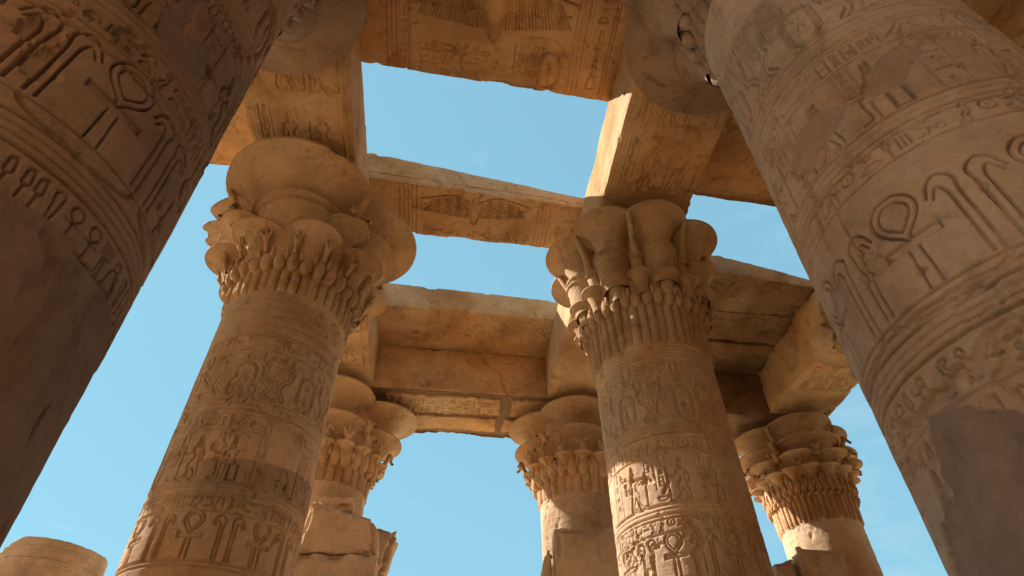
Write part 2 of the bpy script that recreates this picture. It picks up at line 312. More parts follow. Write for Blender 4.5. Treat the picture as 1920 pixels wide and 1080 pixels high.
def bigankh(sh, x, y, h, D, k=1.0):
    w = 0.015 * k; D = D * (1.25 if k < 1 else 1)
    o = spline([(x, y + 0.50 * h), (x - 0.17 * h, y + 0.70 * h), (x - 0.19 * h, y + 0.86 * h), (x - 0.1 * h, y + 0.98 * h), (x, y + 1.0 * h), (x + 0.1 * h, y + 0.98 * h), (x + 0.19 * h, y + 0.86 * h), (x + 0.17 * h, y + 0.70 * h), (x, y + 0.50 * h)], 5)
    i = np.array([(x + (a - x) * 0.66, y + 0.78 * h + (b - y - 0.78 * h) * 0.66) for a, b in o])
    sh.line(o, w, D, True); sh.line(i, w * 0.8, D * 0.8, True)
    sh.sunk([(x - 0.24 * h, y + 0.43 * h), (x + 0.24 * h, y + 0.43 * h), (x + 0.24 * h, y + 0.50 * h), (x - 0.24 * h, y + 0.50 * h)], D * 0.6, 0.03)
    sh.line([(x - 0.25 * h, y + 0.42 * h), (x + 0.25 * h, y + 0.42 * h), (x + 0.25 * h, y + 0.51 * h), (x - 0.25 * h, y + 0.51 * h)], w * 0.6, D, True)
    for s in (-1, 1): sh.line([(x + s * 0.045 * h, y + 0.42 * h), (x + s * 0.055 * h, y)], w * 0.85, D)
def bigwas(sh, x, y, h, D, f=1, k=1.0):
    w = 0.015 * k; D = D * (1.25 if k < 1 else 1)
    P = lambda l: spline([(x + a_ * h, y + b_ * h) for a_, b_ in l], 4)
    sh.line([(x + 0.035 * h, y + 0.02 * h), (x + 0.035 * h, y + 0.72 * h)], w, D); sh.line([(x - 0.035 * h, y + 0.02 * h), (x - 0.035 * h, y + 0.72 * h)], w, D)
    sh.line(P([(f * 0.035, 0.70), (f * 0.05, 0.84), (-f * 0.04, 0.93), (-f * 0.13, 0.88), (-f * 0.19, 0.74)]), w, D)
    sh.line(P([(-f * 0.035, 0.70), (-f * 0.06, 0.79), (-f * 0.10, 0.80), (-f * 0.15, 0.70)]), w * 0.8, D)
def bigbasket(sh, x, y, w, h, D):
    sh.line(circ(x, y + h, w / 2, h, 14, 180, 360), 0.022, D, True)
def figure(sh, x, y, h, D, f=1, rs=None, crown=0, seated=False):
    T = lambda P: np.array([(x + f * a * h, y + b * h) for a, b in P])
    if seated:
        sh.line(T([(-0.2, 0), (-0.2, 0.38), (-0.02, 0.38), (-0.02, 0.0), (-0.2, 0)]), 0.012, D, True)
        body = spline([(-0.14, 0.74), (0.10, 0.74), (0.04, 0.55), (0.06, 0.48), (0.27, 0.46), (0.25, 0.08), (0.36, 0.04), (0.36, 0.0), (0.17, 0.0), (0.16, 0.36), (-0.1, 0.37), (-0.08, 0.55), (-0.14, 0.74)], 3); top = 0.74
    else:
        body = spline([(-0.14, 0.78), (0.14, 0.78), (0.06, 0.62), (0.06, 0.52), (0.16, 0.36), (0.12, 0.2), (0.20, 0.05), (0.30, 0.02), (0.30, 0.0), (0.12, 0.0), (0.04, 0.3), (-0.06, 0.05), (0.03, 0.02), (0.03, 0), (-0.14, 0), (-0.1, 0.3), (-0.08, 0.5), (-0.06, 0.62), (-0.14, 0.78)], 3); top = 0.78
    sh.sunk(T(body), D * 0.4, 0.025); sh.line(T(body), max(0.0058, sh.res * 1.1), D * 0.8, True)
    hd = circ(0.02, top + 0.085, 0.055, 0.065); sh.sunk(T(hd), D * 0.6, 0.02); sh.line(T(hd), max(0.0065, sh.res * 1.1), D * 0.8, True)
    sh.sunk(T([(-0.06, top + 0.0), (-0.07, top + 0.13), (0.03, top + 0.15), (0.0, top + 0.06)]), D, 0.03)
    if crown == 0: sh.sunk(T(circ(0.0, top + 0.22, 0.07)), D, 0.03)
    elif crown == 1: sh.sunk(T(spline([(-0.05, top + 0.14), (-0.03, top + 0.3), (0.0, top + 0.36), (0.04, top + 0.28), (0.06, top + 0.14)], 3)), D, 0.03)
    else:
        for a in (-0.03, 0.03): sh.sunk(T([(a - 0.02, top + 0.14), (a - 0.03, top + 0.34), (a, top + 0.38), (a + 0.02, top + 0.14)]), D, 0.02)
    sh.sunk(T(thick([(0.11, top - 0.03), (0.2, top - 0.16), (0.36, top - 0.10)], 0.05, 0.03)), D, 0.02)
    sh.sunk(T(thick([(-0.11, top - 0.03), (-0.16, top - 0.2), (-0.13, top - 0.36)] if not seated else [(0.08, top - 0.05), (0.16, top - 0.22), (0.34, top - 0.24)], 0.045, 0.03)), D, 0.02)
    if not seated: sh.line(T([(0.36, 0.0), (0.37, 0.86)]), 0.010, D)
def wing(sh, x, y, w, h, D, f=1):
    p = spline([(x, y), (x + f * 0.3 * w, y + 0.15 * h), (x + f * 0.7 * w, y + 0.6 * h), (x + f * w, y + h)], 4)
    sh.line(p, 0.014, D)
    for i in range(12):
        t = 0.08 + i / 12 * 0.92; a = p[int(t * (len(p) - 1))]
        sh.line([a, (a[0] + f * 0.10 * w, a[1] - (0.35 + 0.25 * t) * h)], 0.009, D * 0.7)
    q = [(a + f * 0.12 * w, b - 0.6 * h) for a, b in p]; sh.line(q, 0.009, D * 0.6)
def vulture(sh, x, y, w, h, D):
    sh.sunk(spline([(x - 0.06 * w, y + 0.2 * h), (x, y + 0.5 * h), (x + 0.06 * w, y + 0.2 * h), (x + 0.04 * w, y - 0.3 * h), (x, y - 0.45 * h), (x - 0.04 * w, y - 0.3 * h), (x - 0.06 * w, y + 0.2 * h)], 3), D, 0.04)
    sh.sunk(circ(x + 0.03 * w, y + 0.55 * h, 0.05 * h + 0.03), D, 0.03)
    for f in (-1, 1):
        o = [(x + f * 0.05 * w, y + 0.3 * h), (x + f * 0.2 * w, y + 0.48 * h), (x + f * 0.5 * w, y + 0.3 * h)]
        sh.line(spline(o, 4), 0.014, D)
        n = 20
        for i in range(n):
            t = i / n; a = (x + f * (0.06 + 0.36 * t) * w, y + (0.36 + 0.08 * math.sin(t * PI)) * h - 0.1 * h * t)
            b = (x + f * (0.07 + 0.43 * t) * w, y - (0.22 - 0.14 * t) * h)
            sh.line([a, b], max(0.009, sh.res * 0.9), D * 0.75)
        sh.line(spline([(x + f * 0.06 * w, y + 0.08 * h), (x + f * 0.25 * w, y + 0.06 * h), (x + f * 0.48 * w, y + 0.12 * h)], 4), 0.010, D * 0.8)

RS = 0.90
def column_sheet(seed, res, k=1.0, base=2.06, h=0.66, ankh=0.0, shift=0.0, lower=True, lw=1.0, motif='', top=6.15, rs0=0.155):
    rs = np.random.RandomState(seed); Lc = 2 * PI * RS; sh = Sheet(Lc, 8.0, res, 0.0, -1.7)
    def ring(z, w=0.013, D=0.014): sh.line([(0, z + (shift if z < 5 else 0)), (Lc, z + (shift if z < 5 else 0))], w * 1.15 * lw, D * k * 1.3)
    S = shift
    for i in range(1, 6): ring(top - rs0 * i, 0.014, 0.018); ring(top - 0.35 * rs0 - rs0 * i, 0.008, 0.008)
    ring(5.36, 0.016, 0.014); text_row(sh, 0, Lc, 5.13, 0.19, 0.026 * k, rs); ring(5.09, 0.016, 0.016)
    n = 7; st = Lc / n                      # register of cartouches guarded by cobras
    for i in range(n):
        c = (i + 0.5) * st; cartouche(sh, c, 4.64 + S, 0.24, 0.50, 0.032 * k, rs)
        bigcobra(sh, c - 0.29, 4.38 + S, 0.48, 0.045 * k, -1); bigcobra(sh, c + 0.25, 4.38 + S, 0.48, 0.045 * k, 1)
        sh.sunk(circ(c, 4.97 + S, 0.055), 0.03 * k, 0.03)
        text_col(sh, c + 0.36, 0.07, 4.38 + S, 4.88 + S, 0.018 * k, rs)
        for q in (-0.40, -0.30, 0.14, 0.24, 0.34): glyph(sh, ['reed', 'strokes', 'feather', 'leg', 'djed'][rs.randint(5)], c + q, 4.92 + S, 0.14, 0.024 * k)
    ring(4.33, 0.016, 0.018); ring(4.26, 0.010, 0.010); ring(4.19, 0.010, 0.010); ring(4.12, 0.016, 0.016)
    text_row(sh, 0, Lc, 3.93 + S, 0.165, 0.024 * k, rs); ring(3.90, 0.014, 0.016)
    x = 0.25; i = 0                         # scene register: king and gods, text columns between them
    while x < Lc - 0.3:
        m = i % 4; y = 3.28 + S
        if m in (0, 2): figure(sh, x, y, 0.50, 0.045 * k, 1 if m == 0 else -1, rs, i % 3); x += 0.22; text_col(sh, x, 0.065, y + 0.3, y + 0.6, 0.018 * k, rs); x += 0.17
        elif m == 1:
            text_col(sh, x - 0.05, 0.11, y + 0.17, y + 0.6, 0.024 * k, rs); glyph(sh, 'basket', x - 0.08, y, 0.16, 0.03 * k); x += 0.26
        else: figure(sh, x, y, 0.50, 0.045 * k, -1, rs, 2, True); x += 0.30; text_col(sh, x - 0.02, 0.11, y, y + 0.6, 0.024 * k, rs); x += 0.34
        i += 1
    ring(3.25, 0.018, 0.020); ring(3.19, 0.010, 0.010); ring(3.13, 0.016, 0.016)
    text_row(sh, 0, Lc, 2.94 + S, 0.17, 0.026 * k, rs)
    ring(2.92, 0.016, 0.018)
    n = 8; st = Lc / n
    for i in range(-1, n + 1):
        c = (ankh % st) + i * st
        if motif == 'disc' and i % 2:
            for q in (0.15, 0.11): sh.line(circ(c, base + 0.78 * h, q * h, n=24), 0.011, 0.04 * k, True)
            sh.line([(c - 0.2 * h, base + 0.05 * h), (c - 0.13 * h, base + 0.55 * h), (c + 0.13 * h, base + 0.55 * h), (c + 0.2 * h, base + 0.05 * h)], 0.012, 0.04 * k, True)
        else: bigankh(sh, c, base + 0.02, h, 0.034 * k, lw)
        bigwas(sh, c - 0.41 * st, base + 0.02, h, 0.034 * k, -1, lw); bigwas(sh, c + 0.41 * st, base + 0.02, h, 0.034 * k, 1, lw)
        if lower: sh.line(circ(c, base, 0.44 * st, 0.10, 12, 180, 360), 0.018, 0.028 * k)
    def ab(z, w, D): sh.line([(0, z), (Lc, z)], w * lw, D * k)
    ab(base, 0.020, 0.028)
    if lower:
        ab(base - 0.115, 0.022, 0.035); ab(base - 0.17, 0.012, 0.016); ab(base - 0.22, 0.014, 0.02); ab(base - 0.27, 0.026, 0.042)
        b2 = base - 0.50; text_row(sh, 0, Lc, b2, 0.19, 0.026 * k, rs); ab(b2 - 0.03, 0.012, 0.014)
        x = 0.3
        while x < Lc - 0.3:
            text_row(sh, x - 0.2, x + 0.35, b2 - 0.16, 0.10, 0.018 * k, rs); figure(sh, x, b2 - 1.0, 0.72, 0.045 * k, 1 if rs.rand() < 0.6 else -1, rs, rs.randint(3)); x += 0.5; text_col(sh, x, 0.13, b2 - 0.9, b2 - 0.08, 0.024 * k, rs); x += 0.4
    else: ab(base - 0.05, 0.014, 0.02)
    sh.wear(seed, 0.64, 0.10, 0.8 if lw == 1.0 else 0.6)
    for z in (5.30, 4.15, 3.06, 1.98, 0.9, -0.2):      # drum joints
        sh.crack([(0, z + 0.03), (Lc, z + 0.02)], 0.012, 0.032, seed + int(z * 9), 0.016)
        xx = rs.rand() * 2
        while xx < Lc: sh.crack([(xx, z - 1.05), (xx + 0.02, z + 0.02)], 0.008, 0.018, seed, 0.014); xx += 1.6 + rs.rand() * 0.6
    return sh

def spaced(a, b, lo, hi, fine, coarse):
    A = [np.arange(a, lo, coarse)] if lo > a else []
    A.append(np.arange(max(lo, a), min(hi, b), fine))
    if hi < b: A.append(np.arange(hi, b, coarse))
    return np.unique(np.concatenate(A + [[b]]))

def make_shaft(cx, cy, sheet, face_deg, half, fine, zf, parent, mat, z0=-EYE, z1=6.15, seed=0, rfun=None):
    seam = R(face_deg + 180)
    th = np.unique(np.concatenate([np.arange(0, PI - R(half), 0.06), np.arange(PI - R(half), PI + R(half), fine / RS), np.arange(PI + R(half), 2 * PI, 0.06)]))[:-1]
    zz = spaced(z0, z1, zf[0], zf[1], fine, 0.06)
    TH, Z = np.meshgrid(th, zz); H, P = sheet.sample(TH * RS, Z) if sheet else (TH * 0, TH * 0)
    rad = (0.925 - 0.006 * Z) if rfun is None else rfun(Z)
    A = seam + TH; X0 = np.cos(A); Y0 = np.sin(A)
    big = (fbm(X0 * 1.3 + cx, Y0 * 1.3, Z * 0.9, seed, 3) - 0.5) * 0.018
    r = rad + H + big
    V = np.stack([r * X0, r * Y0, Z], -1).reshape(-1, 3)
    dr = np.searchsorted(np.array([-1.15, -0.2, 0.92, 2.0, 3.08, 4.17, 5.32]), Z); cell = np.floor((TH * RS + _h(dr, dr * 0, dr * 0, seed) * 1.9) / 1.9)
    tone = (_h(dr, cell.astype(int), dr * 0, seed + 5) - 0.5) * 0.24
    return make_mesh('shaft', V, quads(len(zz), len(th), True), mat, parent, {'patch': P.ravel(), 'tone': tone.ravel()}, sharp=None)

# ------------------------------------------------------------------ capitals
def revolve(prof, n=32, a0=0, a1=2 * PI, squash=1.0):
    prof = np.asarray(prof, float); full = abs(a1 - a0 - 2 * PI) < 1e-6
    a = np.linspace(a0, a1, n, endpoint=not full)
    V = np.stack([prof[:, 0][:, None] * np.cos(a), prof[:, 0][:, None] * np.sin(a) * squash, np.repeat(prof[:, 1][:, None], len(a), 1)], -1)
    return V, quads(len(prof), n, full)
def umbel(az, c0, c1, z0, z1, r0, Rr, p=2.3, lip=0.05, nseg=34, squash=1.0, seed=0, chip=0.03, hollow=0.0, rib=0, tilt=0.0, lin=0.16):
    t = 1 - (1 - np.linspace(0, 1, 22)) ** 1.7; rho = r0 + (Rr - r0) * (lin * t + (1 - lin) * (1 - np.sqrt(np.clip(1 - t ** (p * 1.25), 0, 1))))
    zz = z0 + (z1 - z0) * t
    prof = [(r, z) for r, z in zip(rho, zz)] + [(Rr * 1.01 + 0.016, z1 - 0.002), (Rr * 1.01 + 0.018, z1 + lip), (Rr * 0.985, z1 + lip * 1.05), (Rr * 0.6, z1 + lip * 1.1 - hollow), (0.001, z1 + lip * 1.1 - hollow)]
    V, Fq = revolve(prof, nseg, squash=squash)
    tt = np.concatenate([t, np.ones(5)])
    cc = c0 + (c1 - c0) * tt ** 1.4
    ang = np.linspace(0, 2 * PI, nseg, endpoint=False)
    if rib: V[:22, :, :2] *= (1 + 0.03 * np.cos(ang * rib))[None, :, None] * np.ones((22, 1, 1))
    if tilt: V[..., 2] -= tilt * V[..., 0] * (tt ** 3)[:, None]
    V[..., 0] += cc[:, None]
    x = V[..., 0] * math.cos(az) - V[..., 1] * math.sin(az); y = V[..., 0] * math.sin(az) + V[..., 1] * math.cos(az)
    V = np.stack([x, y, V[..., 2]], -1)
    # broken rim: bites taken out towards the stem
    n = fbm(V[..., 0] * 2.6 + seed, V[..., 1] * 2.6, V[..., 2] * 1.2, seed, 5, 0.6)
    bite = sstep(0.60, 0.80, n) * chip * 5 * (tt ** 4)[:, None]
    ctr = np.array([math.cos(az), math.sin(az)])[None, None] * cc[:, None, None]
    d = ctr - V[..., :2]; V[..., :2] += d * np.clip(bite, 0, 0.5)[..., None]
    lump = (fbm(V[..., 0] * 6, V[..., 1] * 6, V[..., 2] * 6, seed + 3, 3, 0.5) - 0.5) * 0.012
    V[..., :2] += -d * lump[..., None]
    return V.reshape(-1, 3), Fq
def tube(path, rad, n=8):
    path = np.asarray(path, float); rad = np.broadcast_to(rad, (len(path),)); V = []
    d = np.gradient(path, axis=0); d /= np.linalg.norm(d, axis=1)[:, None] + 1e-9
    up = np.array([0.13, 0.21, 0.97])
    for p, t, r in zip(path, d, rad):
        u = np.cross(t, up); 
        if np.linalg.norm(u) < 0.2: u = np.cross(t, [1, 0, 0.0])
        u /= np.linalg.norm(u); v = np.cross(t, u)
        a = np.arange(n) * 2 * PI / n; V.append(p + r * (np.cos(a)[:, None] * u + np.sin(a)[:, None] * v))
    return np.concatenate(V), quads(len(path), n, True)
def radial(az, pts): return [(r * math.cos(az) - s * math.sin(az), r * math.sin(az) + s * math.cos(az), z) for r, s, z in pts]

def make_capital(parent, style, rot, seed, fine=True, dz=0.0, chipk=1.0):
    mc = M_DARK if style == 'N' else M_CAP
    smooth = style == 'N'; style = 'A' if smooth else style     # N: the simpler near capitals, wide lobes and folded sepals only
    ns = {'A': 40, 'B': 44, 'C': 30, 'D': 48}[style]
    zn, zb = (5.66, 6.40) if style == 'B' else (5.76, 6.38) if style == 'D' else (6.14, 6.56)
    # neck of bound stems
    a = np.linspace(0, 2 * PI, ns * 8, endpoint=False); ph = (a * ns / (2 * PI)) % 1.0
    rid = np.sqrt(np.clip(1 - (2 * ph - 1) ** 2, 0, 1)); zz = np.array([zn - 0.05, zn - 0.01, zn + 0.03, zn + 0.09, zn + 0.18, zb - 0.1, zb + 0.02])
    base = 0.878 + (zz - 6.15) * 0.05 + (0.02 if style in 'BD' else 0)
    gap = ((np.floor(a * ns / (2 * PI)) % 4) < 1) * 0.02; r = base[:, None] - gap[None, :] * 1.3 + 0.055 * rid[None, :] * np.clip((zz - zn + 0.03) / 0.06, 0, 1)[:, None]
    V = np.stack([r * np.cos(a), r * np.sin(a), np.repeat(zz[:, None], len(a), 1)], -1).reshape(-1, 3)
    neck = make_mesh('neck', V, quads(len(zz), len(a), True), mc, parent, sharp=None)
    # bell-shaped core
    prof = [(0.90, zb - 0.1), (0.93, zb), (0.97, 6.9), (0.97, 7.35), (0.92, 7.7), (0.90, 8.0), (0.9, 8.1), (0.0, 8.1)]
    V, Fq = revolve(prof, 48); cap = make_mesh('capital', V.reshape(-1, 3), Fq, mc, parent, sharp=40)
    # ring of buds overhanging the neck
    acc = Acc(); nb = 30 if smooth else {'A': 32, 'B': 36, 'C': 26, 'D': 40}[style]; q_ = 32 / nb
    for i in range(nb):
        az = rot + 2 * PI * i / nb; j = 0.02 * math.sin(i * 2.4)
        p = radial(az, [(0.87, 0, zb - 0.01), (0.935, 0, zb - 0.02), (0.955, 0, zb + 0.03 + j), (0.96, 0, zb + 0.14), (0.955, 0, zb + 0.35), (0.92, 0, zb + 0.52)])
        acc.add(*tube(p, np.array([0.04, 0.066, 0.092, 0.102, 0.104, 0.10]) * q_, 12))
        az += PI / nb; h = zb + (0.34 if i % 2 else 0.27)
        zc = zb + 0.10 + (0.08 if (style == 'B' and i % 2) else 0); p = radial(az, [(1.0, 0, zc), (1.04, 0, zc + 0.03), (1.055, 0, zc + 0.08), (1.055, 0, h - 0.05), (1.045, 0, h), (1.0, 0, h + 0.02)])
        acc.add(*tube(p, np.array([0.012, 0.028, 0.034, 0.030, 0.024, 0.006]) * (q_ ** 0.7), 8))
    if style == 'D':
        for i in range(nb):
            az = rot + 2 * PI * (i + 0.5) / nb; acc.add(*tube(radial(az, [(0.92, -0.06, zb - 0.06), (0.99, -0.02, zb - 0.09), (1.02, 0.03, zb - 0.04), (0.99, 0.06, zb + 0.02)]), np.array([0.03, 0.05, 0.045, 0.02]) * q_, 7))
    acc.build('bud_ring', mc, cap, sharp=None)
    def U(name, n, off, jit=0.0, sel=None, **kw):
        for i in range(n):
            if sel is not None and i not in sel: continue
            az = rot + off + 2 * PI * i / n; k = dict(kw)
            if 'over' in k:
                k.pop('over')
                if i in kw['over']: k.update(kw['over'][i])
            k['chip'] = k.get('chip', 0.03) * chipk
            V, Fq = umbel(az, seed=seed * 7 + i + int(kw['z1'] * 31), **k)
            make_mesh(name, V, Fq, mc, cap, sharp=50)
    def lilies(n, off, r0, z0, h, w, name='lily'):
        for i in range(n):
            az = rot + off + 2 * PI * i / n; acc = Acc()
            acc.add(*tube(radial(az, [(r0 - 0.03, 0, z0), (r0 + 0.02, 0, z0 + 0.3 * h), (r0 + 0.07, 0, z0 + 0.55 * h)]), [w * 0.28, w * 0.36, w * 0.5], 8))
            for s in (-1, 0, 1):
                acc.add(*tube(radial(az, [(r0 + 0.06, s * w * 0.15, z0 + 0.5 * h), (r0 + 0.09, s * w * 0.5, z0 + 0.72 * h), (r0 + 0.13, s * w * 0.95, z0 + (0.84 if s else 1.1) * h)]), [w * 0.34, w * 0.22, 0.008], 7))
            acc.build(name, mc, cap, sharp=None)
    def volutes(n, off, r0, z0, s0, name='volute'):
        for i in range(n):
            az = rot + off + 2 * PI * i / n; acc = Acc()
            for s in (-1, 1):
                p = [(r0 - 0.05, s * 0.02, z0 - s0)] + [(r0 + 0.04 + 0.02 * q, s * (s0 * 0.55 - s0 * 0.42 * math.cos(q * 0.75) * (1 - q * 0.07)), z0 + s0 * 0.45 * math.sin(q * 0.75) * (1 - q * 0.07)) for q in range(0, 7)]
                acc.add(*tube(radial(az, p), np.linspace(0.05, 0.028, len(p)), 7))
            acc.build(name, mc, cap, sharp=None)
    def fins(n, off, r0, r1, z0, z1):      # thin upright stalks in the creases between the umbels
        for i in range(n):
            az = rot + off + 2 * PI * i / n
            acc = Acc(); acc.add(*tube(radial(az, [(r0, 0, z0), ((r0 + r1) / 2 - 0.05, 0, (z0 + z1) / 2), (r1, 0, z1)]), [0.09, 0.055, 0.05], 8)); acc.build('stalk', mc, cap, sharp=None)
    if smooth:
        U('large_umbel', 4, 0, c0=0.55, c1=1.0, z0=7.0, z1=8.06, r0=0.42, Rr=1.18, p=3.4, lip=0.05, nseg=80, chip=0.0, over={1: dict(c1=0.66, Rr=0.96), 3: dict(c1=0.66, Rr=0.96)})
        U('sepal', 4, 0, c0=0.58, c1=0.78, z0=6.7, z1=7.66, r0=0.44, Rr=0.72, p=1.2, lip=0.03, nseg=54, chip=0.0)
        U('sepal', 4, PI / 4, c0=0.72, c1=0.94, z0=6.7, z1=7.74, r0=0.26, Rr=0.33, p=1.3, lip=0.03, nseg=44, chip=0.0)
        U('small_umbel', 8, PI / 8, c0=0.84, c1=0.98, z0=6.6, z1=7.2, r0=0.24, Rr=0.38, p=2.0, lip=0.03, nseg=44, chip=0.0)
        fins(4, PI / 4, 1.2, 1.38, 7.6, 8.06)
        return cap
    if style == 'A':
        U('large_umbel', 4, 0, c0=0.55, c1=0.98, z0=7.0, z1=8.08, r0=0.42, Rr=1.13, p=3.5, lip=0.045, nseg=72, chip=0.025,
          over={1: dict(c1=0.80, Rr=0.98, chip=0.10), 3: dict(c1=0.8, Rr=0.98, chip=0.08), 2: dict(c1=0.8)})
        U('sepal', 4, 0, c0=0.58, c1=0.74, z0=6.95, z1=7.72, r0=0.46, Rr=0.72, p=1.2, lip=0.03, nseg=44, chip=0.0)
        U('sepal', 4, 0, c0=0.60, c1=0.72, z0=6.7, z1=7.60, r0=0.46, Rr=0.66, p=1.2, lip=0.03, nseg=44, chip=0.0)
        U('small_umbel', 4, PI / 4, c0=0.90, c1=1.12, z0=6.9, z1=7.52, r0=0.12, Rr=0.36, p=3.4, lip=0.03, nseg=32, chip=0.05)
        U('small_umbel', 8, PI / 8, c0=0.90, c1=1.04, z0=6.66, z1=7.13, r0=0.17, Rr=0.40, p=3.2, lip=0.025, nseg=36, chip=0.02)
        lilies(16, PI / 16, 1.10, 6.74, 0.36, 0.10)
        fins(4, PI / 4, 1.05, 1.58, 7.4, 8.10)
        volutes(4, PI / 4, 1.34, 7.66, 0.20)
    if style == 'B':
        U('large_umbel', 8, 0, c0=0.82, c1=1.0, z0=6.95, z1=8.08, r0=0.22, Rr=0.565, p=3.8, lin=0.12, lip=0.03, nseg=48, chip=0.03)
        U('sepal', 8, 0, c0=0.88, c1=0.95, z0=6.7, z1=7.44, r0=0.25, Rr=0.29, p=1.0, lip=0.03, nseg=36, chip=0)
        U('sepal', 8, 0, c0=0.90, c1=0.97, z0=6.7, z1=7.30, r0=0.25, Rr=0.285, p=1.0, lip=0.02, nseg=36, chip=0)
        U('bud', 8, PI / 8, c0=0.94, c1=1.0, z0=6.7, z1=7.32, r0=0.09, Rr=0.13, p=1.0, lip=0.02, nseg=24, chip=0)
        U('small_umbel', 16, 0, c0=0.97, c1=1.04, z0=6.5, z1=6.86, r0=0.10, Rr=0.195, p=3.0, lip=0.022, nseg=30, chip=0.02)
        fins(8, PI / 8, 1.05, 1.32, 7.25, 8.10)
    if style == 'C':
        wide = rot > -1.60      # the left one opens wider than its neighbour
        U('large_umbel', 4, 0, c0=0.50, c1=0.98 if wide else 0.70, z0=7.1, z1=8.10, r0=0.34, Rr=0.86, p=3.2, lip=0.035, nseg=60, chip=0.03)
        U('middle_umbel', 4, 0, c0=0.5, c1=0.76 if wide else 0.66, z0=6.8, z1=7.46, r0=0.44, Rr=0.76, p=3.2, lip=0.03, nseg=54, chip=0.03)
        lilies(8, PI / 8, 1.15, 6.80, 0.50, 0.17); volutes(8, 0, 1.22, 7.12, 0.18); lilies(8, 0, 1.14, 6.78, 0.30, 0.11)
        U('small_umbel', 16, 0, c0=0.95, c1=1.06, z0=6.6, z1=6.92, r0=0.08, Rr=0.19, p=3, lip=0.025, nseg=22, chip=0.02)
        volutes(4, PI / 4, 1.16, 7.50, 0.13)
    if style == 'D':
        U('large_umbel', 4, 0, c0=0.50, c1=0.60, z0=7.2, z1=8.10, r0=0.40, Rr=0.80, p=3.0, lip=0.035, nseg=56, chip=0.03)
        U('middle_umbel', 4, 0, c0=0.5, c1=0.70, z0=6.9, z1=7.56, r0=0.45, Rr=0.76, p=3.0, lip=0.03, nseg=54, chip=0.03)
        U('middle_umbel', 8, PI / 8, c0=0.85, c1=1.0, z0=6.75, z1=7.20, r0=0.2, Rr=0.40, p=3, lip=0.025, nseg=34, chip=0.02)
        U('small_umbel', 16, PI / 16, c0=0.92, c1=1.05, z0=6.55, z1=6.90, r0=0.1, Rr=0.205, p=3, lip=0.022, nseg=26, chip=0.02)
        volutes(8, PI / 8, 1.14, 7.0, 0.10); volutes(8, 0, 1.2, 7.30, 0.13); volutes(4, PI / 4, 1.2, 7.62, 0.16)
        fins(4, PI / 4, 1.05, 1.15, 7.3, 8.10)
    return cap

